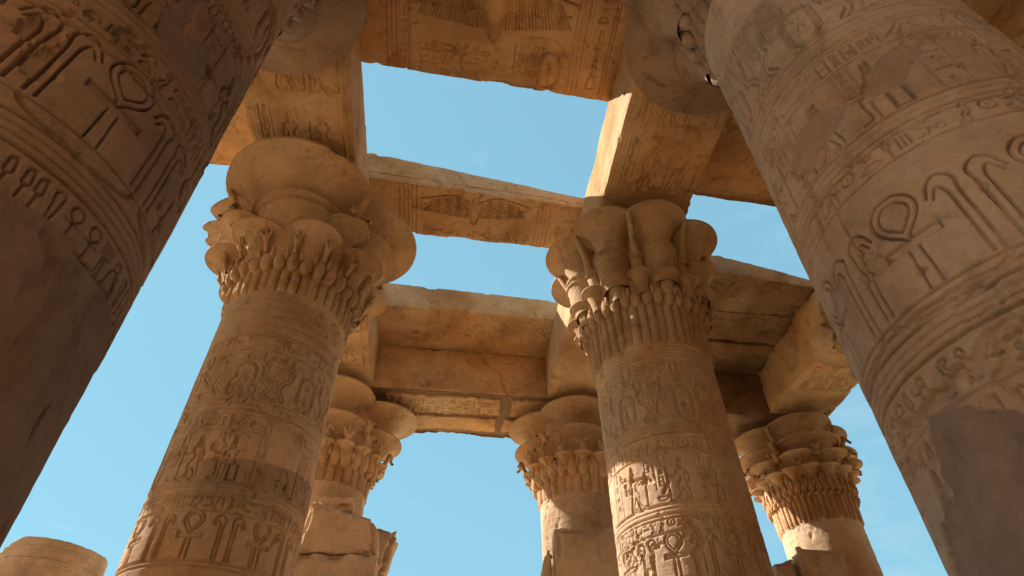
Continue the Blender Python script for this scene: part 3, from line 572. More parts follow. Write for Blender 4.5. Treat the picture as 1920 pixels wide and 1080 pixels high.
# ------------------------------------------------------------------ stone blocks
def block(name, corners, mat, res=0.08, sheet=None, sheet_map=None, face=None, seed=0, rough=0.02, chip=0.09, parent=None, sheets=None, cthr=0.5, attr_amt=0):
    """corners: 8 points, order x0y0z0 x1y0z0 x1y1z0 x0y1z0 then the same at the top.  sheets: {face: (Sheet, f(P)->(s,t))}"""
    K = np.asarray(corners, float); ctr = K.mean(0)
    ex = np.linalg.norm(K[1] - K[0]); ey = np.linalg.norm(K[3] - K[0]); ez = np.linalg.norm(K[4] - K[0])
    rx, ry, rz = res if isinstance(res, tuple) else (res,) * 3
    nx, ny, nz = max(2, int(ex / rx)) + 1, max(2, int(ey / ry)) + 1, max(2, int(ez / rz)) + 1
    I, J = np.meshgrid(np.arange(nx), np.arange(ny), indexing='ij'); faces = []
    def add(i, j, k, flip):
        q = np.stack([i, j, k], -1); a, b, c, d = q[:-1, :-1], q[1:, :-1], q[1:, 1:], q[:-1, 1:]
        f = np.stack([a, b, c, d] if not flip else [a, d, c, b], -2).reshape(-1, 4, 3); faces.append(f)
    add(I, J, I * 0, True); add(I, J, I * 0 + nz - 1, False)
    I, Kk = np.meshgrid(np.arange(nx), np.arange(nz), indexing='ij'); add(I, I * 0, Kk, False); add(I, I * 0 + ny - 1, Kk, True)
    J, Kk = np.meshgrid(np.arange(ny), np.arange(nz), indexing='ij'); add(J * 0, J, Kk, True); add(J * 0 + nx - 1, J, Kk, False)
    fl = np.concatenate(faces).reshape(-1, 3); key = (fl[:, 0] * ny + fl[:, 1]) * nz + fl[:, 2]
    uq, inv = np.unique(key, return_inverse=True); Fq = inv.reshape(-1, 4)
    k = uq % nz; j = (uq // nz) % ny; i = uq // (nz * ny)
    u, v, w = i / (nx - 1), j / (ny - 1), k / (nz - 1)
    def tri(u, v, w):
        u, v, w = u[:, None], v[:, None], w[:, None]
        b = (K[0] * (1 - u) * (1 - v) + K[1] * u * (1 - v) + K[2] * u * v + K[3] * (1 - u) * v)
        t = (K[4] * (1 - u) * (1 - v) + K[5] * u * (1 - v) + K[6] * u * v + K[7] * (1 - u) * v)
        return b * (1 - w) + t * w
    P = tri(u, v, w); Q = P.copy()
    patch = np.zeros(len(P))
    near = np.stack([u * ex, (1 - u) * ex, v * ey, (1 - v) * ey, w * ez, (1 - w) * ez], 1)
    nrm = np.array([[-1, 0, 0], [1, 0, 0], [0, -1, 0], [0, 1, 0], [0, 0, -1], [0, 0, 1]], float)
    sd = np.sort(near, 1); d2 = sd[:, 1]
    if sheets:
        for fc, (sh, fn) in sheets.items():
            on = near[:, fc] < 1e-6; s, t = fn(P); H, Pp = sh.sample(s, t)
            fade = sstep(0.0, 0.04, np.where(on, d2, 1)); Q += (nrm[fc] * (H * on * fade)[:, None]); patch = np.maximum(patch, Pp * on)
    n1 = fbm(P[:, 0] * 1.7, P[:, 1] * 1.7, P[:, 2] * 1.7, seed, 5, 0.58)
    amt = chip * sstep(cthr, cthr + 0.25, n1) + 0.010 + 0.012 * fbm(P[:, 0] * 9, P[:, 1] * 9, P[:, 2] * 9, seed + 2, 3)
    wgt = np.exp(-(near / (0.05 + chip * 0.5)) ** 2); Q -= (wgt @ nrm) * (amt * np.exp(-(d2 / (0.045 + chip * 0.55)) ** 2))[:, None]
    for ax in range(3): Q[:, ax] += (fbm(P[:, 0] * 2.5 + ax * 31, P[:, 1] * 2.5, P[:, 2] * 2.5, seed + 11 * ax, 4, 0.6) - 0.5) * rough
    org = K[:4].mean(0)
    o = make_mesh(name, Q - (org if parent is None else 0), Fq, mat, parent, {'patch': patch}, sharp=40)
    if parent is None: o.location = org
    return o
def box(x0, x1, y0, y1, z0, z1): return [(x0, y0, z0), (x1, y0, z0), (x1, y1, z0), (x0, y1, z0), (x0, y0, z1), (x1, y0, z1), (x1, y1, z1), (x0, y1, z1)]

# ------------------------------------------------------------------ layout (metres, from the eye)
HB, HS = 8.40, 9.67
XL, XR, W = -1.736, 2.377, 1.572
CXL, CXR, CXRR, CXLL = XL - W / 2, XR + W / 2, 8.027 + W / 2, -7.45 - W / 2
YN, YM, YF = 2.28, 7.66, 13.42

# ground
gm = bpy.data.meshes.new('ground'); n = 60; xs = np.linspace(-1, 1, n); xs = np.sign(xs) * np.abs(xs) ** 2.5 * 900
X, Y = np.meshgrid(xs, xs); Z = -EYE + (fbm(X * 0.3, Y * 0.3, X * 0, 3, 3) - 0.5) * 0.05
gro = make_mesh('ground', np.stack([X, Y, Z], -1).reshape(-1, 3), quads(n, n), M_SAND, sharp=None)
tag(gro, 'sandy court floor', None, None, 'structure')

GC = 'columns of the ruined hall'
def column(cx, cy, style, rot, seed, label, sheet=None, face=-90, half=100, fine=0.012, zf=(1.0, 6.15), mat=M_SH, shaft=True, fine_cap=True, seam_half=None, chipk=0.6):
    t = thing('temple_column', label, 'column', (cx, cy, 0), GC)
    make_shaft(cx, cy, sheet, face, half, fine, zf, t, mat, seed=seed)
    make_capital(t, style, R(rot), seed, fine_cap, chipk=chipk)
    b = block('abacus', box(-0.66, 0.66, -0.66, 0.66, 8.13, HB - 0.003), M_CAP, 0.06, seed=seed, parent=t, chip=0.05)
    # round base drum standing on the floor
    V, Fq = revolve([(0.0, -EYE - 0.05), (1.25, -EYE - 0.05), (1.27, -EYE + 0.2), (1.18, -EYE + 0.3), (0.9, -EYE + 0.32)], 48)
    make_mesh('base', V.reshape(-1, 3), Fq, mat, t, sharp=40)
    return t

def arcpt(face, deg): return ((R(deg) - R(face + 180)) % (2 * PI)) * RS
# near right column: carved sheet with cement repairs
fNR = -145; a = lambda d: arcpt(fNR, d)
def pa(l): return [(a(d), z) for d, z in l]
sNR = column_sheet(11, 0.0045, 1.0, 2.06, 0.64, a(203), lw=0.55)
sNR.patch(pa([(179, 1.56), (193, 1.52), (199, 1.42), (204, 1.34), (225, 1.28), (262, 1.2), (262, -1.6), (146, -1.6), (150, 0.6), (154, 0.99), (160, 1.14), (166, 1.25), (172, 1.21), (175, 1.40)]), 0.0, 0.02, 5)
sNR.patch(pa([(241, 3.82), (245, 3.68), (231, 3.45), (221, 3.46), (216, 3.54), (228, 3.76)]), 0.012, 0.015, 7, 0.6)
sNR.patch(pa([(212, 3.55), (206, 3.46), (192, 3.38), (184, 3.34), (177, 3.58), (188, 3.71), (200, 3.72)]), 0.012, 0.015, 8, 0.6)
sNR.patch(pa([(202, 1.73), (206, 1.70), (205, 1.64), (200, 1.66)]), -0.012, 0.01, 9, -0.3)
sNR.crack(pa([(176, 3.54), (182, 3.29), (177, 3.05), (175, 2.8)]), 0.016, 0.035, 3)
sNR.crack(pa([(176, 1.60), (195, 1.66), (199, 1.61), (209, 1.72), (222, 1.75)]), 0.03, 0.04, 4, 0.06)
sNR.crack(pa([(166, 1.63), (180, 1.59), (189, 1.56)]), 0.03, 0.035, 6, 0.06)
sNR.crack(pa([(152, 1.0), (158, 1.05), (161, 1.15)]), 0.03, 0.05, 8)
fNL = -45; a = lambda d: arcpt(fNL, d)
sNL = column_sheet(23, 0.0045, 1.0, 2.50, 0.64, a(331), 0.24, lw=0.52, motif='disc')
sNL.patch([(a(-130), 2.0), (a(-40), 2.0), (a(-20), 2.02), (a(0), 2.01), (a(12), 2.0), (a(25), 1.95), (a(60), 1.8), (a(60), -1.6), (a(-130), -1.6)], 0.006, 0.03, 15, 0.3)
sNL.patch(pa([(333, 3.73), (344, 3.89), (351, 3.68), (340, 3.42), (326, 3.51), (322, 3.82), (330, 4.1)]), 0.012, 0.02, 16)
sNL.crack(pa([(337, 1.96), (342, 1.90), (343, 1.75), (340, 1.72)]), 0.035, 0.04, 5)
sNL.crack(pa([(4, 1.43), (6, 1.38), (7, 1.31)]), 0.016, 0.022, 6)
fM = -90; a = lambda d: arcpt(fM, d)
sML = column_sheet(37, 0.007, 0.95, 2.40, 0.50, a(269), 0.0, False); sMR = column_sheet(51, 0.007, 0.95, 2.40, 0.50, a(238), 0.0, False, top=5.66, rs0=0.06)
sML.patch(pa([(261, 4.68), (274, 4.64), (282, 4.36), (265, 4.22), (258, 4.45)]), 0.022, 0.05, 25, 0.0)
for q in range(14): sML.crack(pa([(262 + q * 1.3, 4.3 + (q * 37 % 11) * 0.03), (265 + q * 1.1, 4.36 + (q * 53 % 11) * 0.03)]), 0.02, 0.04, q, 0.08)
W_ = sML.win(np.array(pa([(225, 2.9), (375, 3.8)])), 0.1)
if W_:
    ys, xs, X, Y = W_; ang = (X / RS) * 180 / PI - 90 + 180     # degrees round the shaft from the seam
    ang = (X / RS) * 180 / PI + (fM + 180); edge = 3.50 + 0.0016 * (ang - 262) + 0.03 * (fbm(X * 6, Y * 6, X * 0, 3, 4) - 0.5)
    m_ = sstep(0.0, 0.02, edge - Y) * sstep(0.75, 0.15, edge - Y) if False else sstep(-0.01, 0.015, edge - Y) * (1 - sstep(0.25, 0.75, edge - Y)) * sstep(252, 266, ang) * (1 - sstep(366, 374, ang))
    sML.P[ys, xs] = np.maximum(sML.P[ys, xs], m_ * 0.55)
sML.crack(pa([(205, 2.2), (250, 2.18), (300, 2.12)]), 0.03, 0.03, 9)
sMR.crack(pa([(240, 3.98), (250, 3.96), (262, 3.98), (285, 3.90)]), 0.016, 0.04, 12)
sMR.crack(pa([(254, 3.0), (258, 2.87), (256, 2.7), (252, 2.62), (256, 2.4), (262, 1.9)]), 0.045, 0.06, 13, 0.08)
sMR.crack(pa([(243, 3.52), (238, 3.40)]), 0.03, 0.045, 14)
sMR.crack(pa([(268, 3.44), (270, 3.40)]), 0.02, 0.04, 15)

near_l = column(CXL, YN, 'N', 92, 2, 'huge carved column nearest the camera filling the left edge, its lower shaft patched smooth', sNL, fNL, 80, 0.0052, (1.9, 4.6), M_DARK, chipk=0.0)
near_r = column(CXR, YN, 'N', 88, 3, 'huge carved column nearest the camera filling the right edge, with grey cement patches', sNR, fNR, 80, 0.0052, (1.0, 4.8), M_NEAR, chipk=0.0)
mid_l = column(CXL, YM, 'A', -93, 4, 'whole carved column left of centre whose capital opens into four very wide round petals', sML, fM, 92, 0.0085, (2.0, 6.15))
mid_r = column(CXR, YM, 'B', -84, 5, 'whole carved column right of centre with an eight-petalled capital and sunlit lower shaft', sMR, fM, 92, 0.0085, (2.0, 6.15))
plain = Sheet(2 * PI * RS, 8.0, 0.02, 0, -1.7)
for i in range(1, 6): plain.line([(0, 6.15 - 0.14 * i), (6, 6.15 - 0.14 * i)], 0.014, 0.01)
for z in (5.0, 3.9, 2.8, 1.7): plain.crack([(0, z), (6, z)], 0.012, 0.014, int(z * 7), 0.02)
for x in (0.6, 1.9, 3.0, 4.1, 5.2): plain.crack([(x, 2.8), (x, 5.0)], 0.01, 0.012, int(x * 9), 0.02)
plain.wear(77, 0.6, 0.1, 0.9)
far_l = column(CXL, YF, 'C', -90, 6, 'far column seen behind the broken door jamb, partly hidden by the left middle column', plain, -90, 95, 0.03, (2, 6.15))
far_r = column(CXR, YF, 'C', -94, 7, 'far column peeping out left of the right middle column, its capital carved with lilies', plain, -90, 95, 0.03, (2, 6.15))
far_rr = column(CXRR, YF, 'D', -98, 8, 'far right column against blue sky, many-tiered capital, patch of sun on its shaft', plain, -90, 95, 0.03, (2, 6.15))
mid_rr = column(CXRR - 0.05, YM + 0.42, 'A', 104, 9, 'column hidden behind the near right column, only edges of its capital petals showing', plain, -150, 60, 0.05, (2, 6.15))
for (x, y, lb) in ((CXLL, YM, 'outer left column behind the nearest left one'), (CXLL, YN, 'outer left column beside the nearest left one, out of view'), (-13.9, YM, 'outermost left column carrying the outer roof slabs, out of view'), (CXRR, YN, 'outer right column beside the nearest right one, out of view')):
    column(x, y, 'A', -90, 10, lb, plain, -45, 40, 0.06, (2, 6.15), fine_cap=False)

# ------------------------------------------------------------------ architraves
GA = 'architrave beams along the column rows'
rs = np.random.RandomState(5)
def beam_sheet(x0, x1, y0, y1, kind, seed):
    sh = Sheet(x1 - x0, y1 - y0, 0.017, x0, -y1); r = np.random.RandomState(seed)
    for e in (x0 + 0.10, x0 + 0.16, x1 - 0.10, x1 - 0.16): sh.line([(e, -y1), (e, -y0)], 0.011, 0.010)
    yy = y0 + 0.4
    while yy < y1 - 0.9:
        figure(sh, x0 + 0.66, -yy - 0.95, 0.80, 0.04, 1, r, 0); figure(sh, x0 + 1.14, -yy - 0.95, 0.80, 0.04, 1, r, 0)
        text_col(sh, x0 + 0.24, 0.13, -yy - 0.95, -yy, 0.028, r); yy += 1.25
    sh.wear(seed, 0.62, 0.12, 0.8); return sh
def architrave(cx, y0, y1, seed, label, dx0=0, dx1=0, relief=True, res=0.06, cor=None, chip=0.07):
    K = cor or box(cx - W / 2, cx + W / 2, y0, y1, HB, HS - 0.004)
    s = None
    if relief:
        sh = beam_sheet(cx - W / 2, cx + W / 2, y0, y1, 0, seed); s = {4: (sh, lambda P: (P[:, 0], -P[:, 1]))}; res = (0.02, 0.025, 0.06)
    o = block('architrave', K, M_BEAM, res, sheets=s, seed=seed, chip=chip, rough=0.025); tag(o, label, 'beam', GA); return o
architrave(CXL, -3.2, YN - 0.003, 31, 'beam stone above and behind the nearest left column', relief=False)
architrave(CXR, -3.2, YN - 0.003, 32, 'beam stone above and behind the nearest right column', relief=False)
architrave(CXL, YN + 0.003, YM + 0.10, 33, 'long beam from nearest left column to wide-petalled column, small disc-headed figures carved below')
architrave(CXR, YN + 0.003, YM + 0.20, 34, 'long beam from nearest right column to eight-petalled column, its inner side partly sunlit', chip=0.05)
architrave(CXL, YM + 0.106, 12.44, 35, 'beam from wide-petalled column back to the far cross beam, broken pale stone at its end', chip=0.12)
architrave(CXR, YM + 0.206, 12.44, 36, 'beam behind eight-petalled column running back to the far cross beam', relief=False)
architrave(CXRR, 2.0, 7.6, 38, 'outer right beam hidden behind the nearest right column', relief=False)
architrave(CXRR, 7.606, 12.60, 39, 'outer right beam with carved underside ending above the far right capital')
architrave(CXLL, -3.2, 7.6, 41, 'outer left beam hidden behind the nearest left column', relief=False)
architrave(CXLL, 7.606, 11.2, 42, 'outer left beam end hidden behind the nearest left column', relief=False)
architrave(-13.9, 4.0, 11.2, 43, 'outermost left beam out of view', relief=False)
# far cross beam, two stones
def cross_sheet(x0, x1, seed, panels):
    sh = Sheet(x1 - x0, 2.1, 0.018, x0, -14.5); r = np.random.RandomState(seed)
    if panels:
        sh.P[:] = 1; sh.H[:] = -0.06
        for (a0, a1, b0, b1) in ((-1.45, 1.33, 12.62, 13.35), (1.58, 2.7, 12.66, 13.35), (-1.0, 1.25, 13.50, 14.10), (1.45, 2.6, 13.52, 14.12)):
            Wd = sh.win(np.array([(a0, -b1), (a1, -b0)]), 0.1); ys, xs, X, Y = Wd
            sd = np.minimum(np.minimum(X - a0, a1 - X), np.minimum(Y + b1, -b0 - Y)) + (fbm(X * 5, Y * 5, X * 0, seed, 5, 0.6) - 0.5) * 0.16
            k = sstep(-0.01, 0.015, sd); sh.H[ys, xs] = sh.H[ys, xs] * (1 - k); sh.P[ys, xs] *= 1 - k
        S2 = Sheet(x1 - x0, 2.1, 0.018, x0, -14.5)
        text_row(S2, -1.35, 1.25, -13.32, 0.30, 0.035, r); text_row(S2, -1.35, 1.25, -12.98, 0.30, 0.035, r)
        for xx in (-1.42, -1.36, 2.3): S2.line([(xx, -13.3), (xx, -12.65)], 0.01, 0.012)
        text_row(S2, -0.9, 0.2, -14.02, 0.4, 0.015, r); 
        ca = [(0.25, -14.0), (1.1, -14.0), (1.1, -13.6), (0.25, -13.6)]; S2.line(ca, 0.014, 0.018, True)
        S2.crack([(-0.3, -12.65), (0.05, -12.85), (-0.05, -13.3)], 0.012, 0.02, 4); S2.crack([(0.3, -12.65), (0.62, -13.0), (0.4, -13.35)], 0.02, 0.02, 5); S2.crack([(1.2, -12.7), (0.4, -13.3)], 0.03, 0.03, 6)
        sh.H += S2.H * (1 - sh.P)
    else: text_row(sh, x0 + 0.3, x1 - 0.3, -13.3, 0.35, 0.015, r)
    sh.wear(seed, 0.62, 0.1, 0.5) if not panels else None
    return sh
cs = cross_sheet(-3.3, 3.2, 61, True)
fs = Sheet(6.6, 1.4, 0.014, -3.3, HB)      # its front face: courses, cracks and faint figures
r_ = np.random.RandomState(8)
fs.crack([(0.75, HS), (0.95, 9.35), (1.25, 9.1), (1.35, 8.75), (1.5, HB)], 0.06, 0.05, 3, 0.05)
for xx in (-1.2, -0.5, 0.2): wing(fs, xx, 8.7, 0.6, 0.6, 0.022, 1)
fs.crack([(-3.3, 8.9), (3.2, 8.86)], 0.008, 0.01, 7, 0.01)
fs.wear(91, 0.5, 0.2, 0.8)
K = [(-3.3, 12.36, HB), (3.16, 12.50, HB), (3.16, 14.46, HB), (-3.3, 14.32, HB), (-3.3, 12.26, HS - 0.004), (3.16, 12.55, HS - 0.004), (3.16, 14.46, HS - 0.004), (-3.3, 14.32, HS - 0.004)]
# keep the beam ends clear of the long beams: it butts against them
o = block('architrave', K, M_BEAM, (0.02, 0.025, 0.04), sheets={4: (cs, lambda P: (P[:, 0], -P[:, 1])), 2: (fs, lambda P: (P[:, 0], P[:, 2]))}, seed=61, chip=0.06)
tag(o, 'cracked cross beam over the far opening with carved panels set in brown mortar below', 'beam', GA)
K = [(3.17, 12.55, HB), (9.75, 12.80, HB), (9.75, 14.5, HB), (3.17, 14.46, HB), (3.17, 12.55, HS - 0.004), (9.75, 12.72, HS - 0.004), (9.75, 14.5, HS - 0.004), (3.17, 14.46, HS - 0.004)]
cs2 = Sheet(6.6, 2.1, 0.02, 3.17, -14.5); text_row(cs2, 4.0, 8.5, -13.6, 0.5, 0.02, r_); cs2.wear(5)
o = block('architrave', K, M_SHADED, (0.03, 0.03, 0.05), sheets={4: (cs2, lambda P: (P[:, 0], -P[:, 1]))}, seed=62, chip=0.06)
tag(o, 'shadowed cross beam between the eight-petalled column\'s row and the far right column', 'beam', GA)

# ------------------------------------------------------------------ roof slabs
GS = 'roof slabs bridging the beams'
def slab(K, label, seed, sheets=None, res=0.07, chip=0.08, rough=0.03, cthr=0.5, mat=None):
    o = block('roof_slab', K, mat or M_BEAM, res, sheets=sheets, seed=seed, chip=chip, rough=rough, cthr=cthr); tag(o, label, 'roof slab', GS); return o
def B(P): return (P[:, 0], -P[:, 1])
xa, xb = XL - 0.55, XR + 0.55
# S1: overhead slab
sh = Sheet(xb - xa, 2.3, 0.015, xa, -5.4); r = np.random.RandomState(3)
for e in (-1.35, -1.27, -1.19, -0.98, 1.62, 1.70, 1.78, 2.25): sh.line([(e, -5.4), (e, -3.1)], 0.016, 0.025)
for q in (-1.13,): text_col(sh, q, 0.10, -5.3, -3.1, 0.026, r)
text_col(sh, 1.88, 0.28, -5.25, -3.1, 0.035, r)
vulture(sh, 0.33, -4.05, 2.5, 0.95, 0.06)
cartouche(sh, 1.28, -4.85, 0.34, 0.62, 0.04, r)
for xx in (0.95, 0.72): text_col(sh, xx, 0.16, -5.15, -4.45, 0.035, r)
sh.line(spline([(0.75, -4.35), (1.3, -4.32), (1.55, -4.6)], 4), 0.018, 0.02)
for i in range(3): text_row(sh, -0.85, 0.4, -4.72 - 0.2 * i, 0.17, 0.026, r)
sh.line([(-0.9, -5.0), (0.9, -5.05)], 0.009, 0.008)
sh.patch([(0.45, -5.02), (0.75, -4.96), (1.1, -5.06), (1.3, -5.5), (0.3, -5.5)], 0.03, 0.02, 31, 0.25)
sh.wear(12, 0.64, 0.12, 0.6)
slab([(xa, 3.20, HS), (xb, 3.25, HS), (xb, 5.36, HS), (xa, 5.02, HS), (xa, 3.2, 10.5), (xb, 3.25, 10.5), (xb, 5.3, 10.5), (xa, 5.0, 10.5)],
     'nearest roof slab straight overhead with carved vulture and cartouche below', 71, {4: (sh, B)}, (0.014, 0.014, 0.07), 0.05, 0.015)
slab(box(xa, xb, 0.9, 3.19, HS, 10.5), 'roof slab just above the camera beyond the top of the picture', 72)
slab(box(xa, xb, -1.5, 0.89, HS, 10.5), 'roof slab behind the camera', 73)
# S2: narrow slab crossing the gap
sh = Sheet(xb - xa, 1.7, 0.015, xa, -9.0); r = np.random.RandomState(4)
vulture(sh, 0.28, -7.95, 2.1, 0.75, 0.06)
for e in (-1.2, -1.12, -0.95, -0.87, 1.55, 1.63, 1.71, 1.79): sh.line([(e, -8.8), (e, -7.4)], 0.017, 0.028)
text_col(sh, -1.07, 0.08, -8.7, -7.5, 0.026, r); text_row(sh, -0.75, 0.4, -8.62, 0.16, 0.026, r); text_row(sh, 0.5, 1.5, -8.65, 0.2, 0.028, r)
sh.line([(0.9, -8.6), (1.4, -8.6), (1.45, -8.5), (1.35, -8.42), (0.9, -8.42)], 0.014, 0.016, True)
text_col(sh, 1.9, 0.2, -8.6, -8.1, 0.028, r)
sh.wear(14, 0.64, 0.12, 0.7)
fr = Sheet(xb - xa, 1.0, 0.012, xa, HS); fr.crack([(xa, HS + 0.20), (0.2, HS + 0.17), (1.2, HS + 0.20), (xb, HS + 0.13)], 0.016, 0.03, 3, 0.02)
slab([(xa, 7.28, HS), (xb, 7.68, HS), (xb, 8.86, HS), (xa, 8.62, HS), (xa, 7.33, 10.60), (xb, 7.72, 10.05), (xb, 8.8, 10.0), (xa, 8.6, 10.5)],
     'narrow roof slab alone between two patches of sky, winged vulture carved below', 75, {4: (sh, B), 2: (fr, lambda P: (P[:, 0], P[:, 2]))}, (0.014, 0.014, 0.03), 0.045, 0.012)
# S3
sh = Sheet(xb - xa, 1.7, 0.014, xa, -12.6); r = np.random.RandomState(6)
for e in (-1.3, -1.24, -1.16): sh.line([(e, -12.5), (e, -11.0)], 0.010, 0.010)
sh.crack([(-0.35, -11.0), (-0.28, -11.5), (-0.15, -12.1)], 0.016, 0.03, 3); sh.crack([(-0.35, -11.45), (-0.62, -12.0)], 0.016, 0.03, 4)
sh.crack([(0.9, -12.0), (1.4, -11.9), (1.8, -12.0)], 0.012, 0.02, 5); vulture(sh, 0.9, -11.5, 2.2, 0.8, 0.025)
for (cx_, cy_, w_) in ((-0.87, -11.82, 0.07), (0.40, -11.83, 0.06)): sh.sunk([(cx_ - w_, cy_ - w_), (cx_ + w_, cy_ - w_), (cx_ + w_, cy_ + w_), (cx_ - w_, cy_ + w_)], 0.07, 0.3)
sh.wear(15, 0.58, 0.15, 0.8)
slab([(xa, 10.90, HS), (xb, 11.06, HS), (xb, 14.4, HS), (xa, 14.3, HS), (xa, 10.93, 10.46), (xb, 11.1, 10.34), (xb, 14.4, 10.3), (xa, 14.3, 10.4)],
     'pale-fronted roof slab at the far end of the centre bay over the cross beam', 76, {4: (sh, B)}, (0.016, 0.02, 0.06), 0.05, 0.02)
# right bay
xa2, xb2 = 3.35, 8.6
def bay_sheet(y0, y1, seed):
    sh = Sheet(xb2 - xa2, y1 - y0, 0.016, xa2, -y1); r = np.random.RandomState(seed)
    vulture(sh, 6.6, -(y0 + y1) / 2, 2.6, 0.8, 0.035); 
    sh.wear(seed, 0.5, 0.2, 0.7)
    X, Y = np.meshgrid(sh.s0 + np.arange(sh.nx) * sh.res, sh.t0 + np.arange(sh.ny) * sh.res)
    sh.H -= 0.10 * (fbm(X * 1.2, Y * 4.5, X * 0, seed, 6, 0.6) - 0.5)
    return sh
bs = bay_sheet(8.9, 10.45, 3); bs.crack([(4.6, -9.0), (5.4, -9.4), (5.2, -9.9), (4.8, -10.4)], 0.02, 0.04, 4)
slab([(xa2, 8.80, HS), (xb2, 9.42, HS), (xb2, 10.4, HS), (xa2, 10.3, HS), (xa2, 8.82, 10.6), (xb2, 9.42, 9.9), (xb2, 10.4, 10.2), (xa2, 10.3, 10.4)],
     'roof slab of the right bay with sloping pale front edge against the sky', 77, {4: (bs, B)}, (0.025, 0.02, 0.05), 0.06, mat=M_SHADED)
bs = bay_sheet(10.3, 11.5, 5)
slab([(xa2, 10.32, HS + .02), (xb2, 10.42, HS + .02), (xb2, 11.5, HS + .02), (xa2, 11.4, HS + .02), (xa2, 10.32, 10.4), (xb2, 10.42, 10.2), (xb2, 11.5, 10.2), (xa2, 11.4, 10.4)],
     'rough middle roof slab of the right bay, in deep shade', 78, {4: (bs, B)}, (0.03, 0.025, 0.07), 0.06, mat=M_SHADED)
slab([(xa2, 11.43, HS), (xb2, 11.53, HS), (xb2, 14.3, HS), (xa2, 14.3, HS), (xa2, 11.43, 10.4), (xb2, 11.53, 10.2), (xb2, 14.3, 10.2), (xa2, 14.3, 10.4)],
     'darkest roof slab of the right bay, farthest back over the cross beam', 79, None, 0.07, mat=M_SHADED)
sh = Sheet(xb2 - xa2, 2.4, 0.02, xa2, -7.3)
sh.patch([(xa2, -6.95), (4.9, -6.85), (5.6, -7.0), (6.6, -7.02), (6.6, -7.5), (xa2, -7.5)], 0.08, 0.05, 3, 0.2); sh.wear(33, 0.5, 0.2, 0.5)
slab([(xa2, 4.9, HS), (xb2, 5.0, HS), (xb2, 7.40, HS), (xa2, 7.02, HS), (xa2, 4.9, 10.4), (xb2, 5.0, 10.4), (xb2, 7.4, 10.4), (xa2, 7.0, 10.4)],
     'roof slab left of the nearest right column, broken along its far edge', 80, {4: (sh, B)}, (0.03, 0.025, 0.07), 0.12)
slab(box(xa2, xb2, 2.0, 4.88, HS, 10.4), 'roof slab of the right bay hidden behind the nearest right column', 81)
# left bay
sh = Sheet(5.6, 2.6, 0.02, -8.1, -7.4); sh.wear(36, 0.5, 0.2, 0.5)
slab([(-8.05, 4.8, HS), (CXL - 0.1, 4.8, HS), (CXL - 0.1, 7.36, HS), (-8.05, 7.36, HS), (-8.05, 4.8, 10.4), (CXL - 0.1, 4.8, 10.4), (CXL - 0.1, 7.34, 10.4), (-8.05, 7.34, 10.4)],
     'roof slab of the left bay glowing orange beside the nearest left column', 82, {4: (sh, B)}, (0.03, 0.025, 0.07), 0.06)
slab(box(-8.05, CXL - 0.1, 1.5, 4.79, HS, 10.4), 'roof slab of the left bay hidden behind the nearest left column', 83)
slab(box(-13.9, -8.3, 7.2, 9.2, HS, 10.4), 'outer roof slab out of view beyond the left bay', 84)
slab(box(-13.9, -8.3, 9.21, 11.1, HS, 10.4), 'outer roof slab out of view beyond the left bay', 85)

slab([(-8.05, 7.37, HS), (-6.3, 7.37, HS), (-6.4, 8.3, HS), (-8.05, 8.7, HS), (-8.05, 7.37, 10.3), (-6.3, 7.37, 10.3), (-6.4, 8.3, 10.3), (-8.05, 8.7, 10.3)],
     'unseen slab added behind the nearest left column to block sun', 86)  # added out of view to keep sun off the near right column
for i, (y0, y1) in enumerate(((-7.4, -6.2),)): slab(box(xa, xb, y0, y1, HS, 10.5), 'roof slab behind the camera', 90 + i)
for i, (x0, x1) in enumerate(((-8.05, CXL - 0.1), (xa2, xb2))):
    for j, (y0, y1) in enumerate(((-7.4, -3.0), (-2.99, 1.45))): slab(box(x0, x1, y0, y1, HS, 10.4), 'roof slab of a side bay behind the camera', 94 + i * 2 + j)
o = block('temple_wall', box(-16, 15.9, -8.6, -7.5, -EYE, 10.4), M_BEAM, 0.4, seed=101); tag(o, 'tall stone wall closing the hall behind the camera', 'wall', 'enclosing walls')
o = block('temple_wall', box(15.0, 16.0, -7.4, 11.5, -EYE, 9.4), M_BEAM, 0.4, seed=102); tag(o, 'tall stone wall closing the hall on the right, out of view', 'wall', 'enclosing walls')

# ------------------------------------------------------------------ broken screen walls between the far columns, and a stump
GW = 'broken stones of the screen walls'
def wstone(K, label, seed, res=0.04, chip=0.12, sheets=None):
    o = block('wall_stone', K, M_SH, res, sheets=sheets, seed=seed, chip=chip, rough=0.04, cthr=0.42); tag(o, label, 'stone block', GW); return o
wstone([(-2.62, 11.85, 4.42), (-1.08, 11.95, 4.42), (-1.02, 12.46, 4.42), (-2.62, 12.46, 4.42), (-2.45, 11.88, 5.44), (-1.20, 11.95, 5.16), (-1.12, 12.46, 5.02), (-2.45, 12.46, 5.42)],
       'upper jamb stone with slanting broken top in front of the far column left of centre', 111)
wstone(box(-2.75, -1.05, 11.85, 12.46, 2.4, 4.41), 'lower jamb stone under the slanting broken one, front of the far left column', 112)
wstone(box(-2.75, -1.05, 11.85, 12.46, -EYE, 2.39), 'bottom jamb stone below the frame under the slanting broken one', 113, 0.15)
o = block('cornice_stone', [(-1.5, 12.9, 4.37), (-0.97, 12.95, 4.37), (-0.97, 13.6, 4.37), (-1.5, 13.6, 4.37), (-1.5, 12.9, 5.42), (-0.80, 12.95, 5.36), (-0.80, 13.6, 5.30), (-1.5, 13.6, 5.42)], M_SH, 0.03, seed=131, chip=0.16, rough=0.05, cthr=0.36)
tag(o, 'small rounded cornice stone against the sky right of the broken jamb stone', 'stone block', GW)
wstone(box(-1.9, -0.98, 13.05, 13.85, 2.2, 4.36), 'stone carrying the small cornice stub beside the far left column', 118, 0.06)
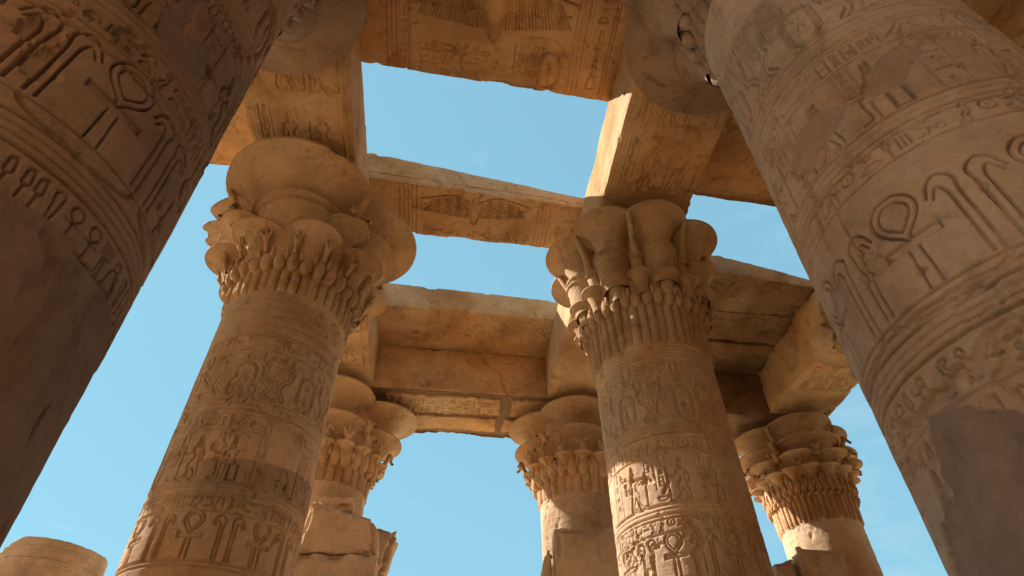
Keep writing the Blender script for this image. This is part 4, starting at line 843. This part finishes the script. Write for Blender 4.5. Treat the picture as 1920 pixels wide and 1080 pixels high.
wstone([(2.26, 11.9, 2.6), (3.75, 11.9, 2.6), (3.75, 12.46, 2.6), (2.30, 12.46, 2.6), (2.26, 11.9, 5.08), (3.75, 11.9, 5.12), (3.75, 12.46, 5.12), (2.30, 12.46, 5.05)],
       'flat-topped jamb stone before the far column that peeps out left of the eight-petalled one', 114)
wstone(box(2.26, 3.75, 11.9, 12.46, -EYE, 2.59), 'bottom jamb stone below the frame under the flat-topped one', 115, 0.15)
wstone([(1.70, 12.1, 3.0), (2.25, 12.1, 3.0), (2.25, 12.46, 3.0), (1.70, 12.46, 3.0), (2.12, 12.1, 4.75), (2.25, 12.1, 4.75), (2.25, 12.46, 4.75), (2.15, 12.46, 4.75)],
       'sloping pale stone leaning left of the flat-topped jamb stone', 116)
wstone(box(7.18, 8.20, 11.9, 12.5, 2.4, 4.85), 'square-topped jamb stone in front of the far right column', 117)
wstone(box(7.18, 8.20, 11.9, 12.5, -EYE, 2.39), 'bottom jamb stone below the frame at the far right column', 119, 0.15)
wstone([(6.55, 12.0, 2.4), (7.17, 12.0, 2.4), (7.17, 12.5, 2.4), (6.55, 12.5, 2.4), (6.66, 12.0, 4.55), (7.17, 12.0, 4.70), (7.17, 12.5, 4.68), (6.66, 12.5, 4.5)],
       'darker chipped stone just left of the square-topped jamb stone', 120)
wstone(box(8.9, 9.75, 11.9, 12.5, 2.4, 4.2), 'lower stone right of the square-topped jamb stone', 121) if False else None
# broken column stump at the lower left
th = np.linspace(0, 2 * PI, 120, endpoint=False); zz = np.concatenate([np.linspace(-EYE, 3.5, 30), np.linspace(3.52, 4.86, 70)])
TH, Zs = np.meshgrid(th, zz); st_sheet = column_sheet(71, 0.014, 0.45, 3.2, 0.5, 0, 0, False); H_, _ = st_sheet.sample(TH * RS, Zs * 1.0 + 0.9)
rr = 0.95 + H_ + (fbm(np.cos(TH) * 2, np.sin(TH) * 2, Zs * 2, 4, 4) - 0.5) * 0.05
XX, YY = rr * np.cos(TH), rr * np.sin(TH)
Zt = 4.80 - 0.34 * sstep(0.1, 0.9, -XX) - 0.10 * fbm(XX * 3, YY * 3, XX * 0, 9, 4); ZZ = np.minimum(Zs, Zt)
shr = np.where(Zs > Zt, np.clip(1 - (Zs - Zt) * 0.8, 0.3, 1), 1.0)
V = np.stack([XX * shr, YY * shr, ZZ], -1).reshape(-1, 3); V = np.vstack([V]); nC = len(th)
topc = np.stack([XX[-1] * 0.02, YY[-1] * 0.02, ZZ[-1] * 0 + 4.72], -1); V = np.vstack([V, topc])
o = make_mesh('column_stump', V, quads(len(zz) + 1, nC, True), M_SH, sharp=45); o.location = (-7.42, YF, 0)
tag(o, 'broken carved column stump low in the left corner, sunlit and roofless', 'column')

for j, (y0, y1) in enumerate(((-7.4, -2.0), (-1.99, 3.6), (3.61, 10.5))): slab(box(8.9, 14.95, y0, y1, HS, 10.4), 'roof slab between the outer right beam and the right wall, out of view', 140 + j, res=0.2)
wstone(box(-2.36, -1.66, 12.0, 12.45, 5.30, 5.56), 'small loose stone on top of the upper jamb stone at the far left column', 145, 0.03, 0.14)

wstone(box(3.76, 6.54, 12.0, 12.46, -EYE, 4.35), 'screen wall stretch hidden behind the eight-petalled column\'s shaft', 150, 0.06)
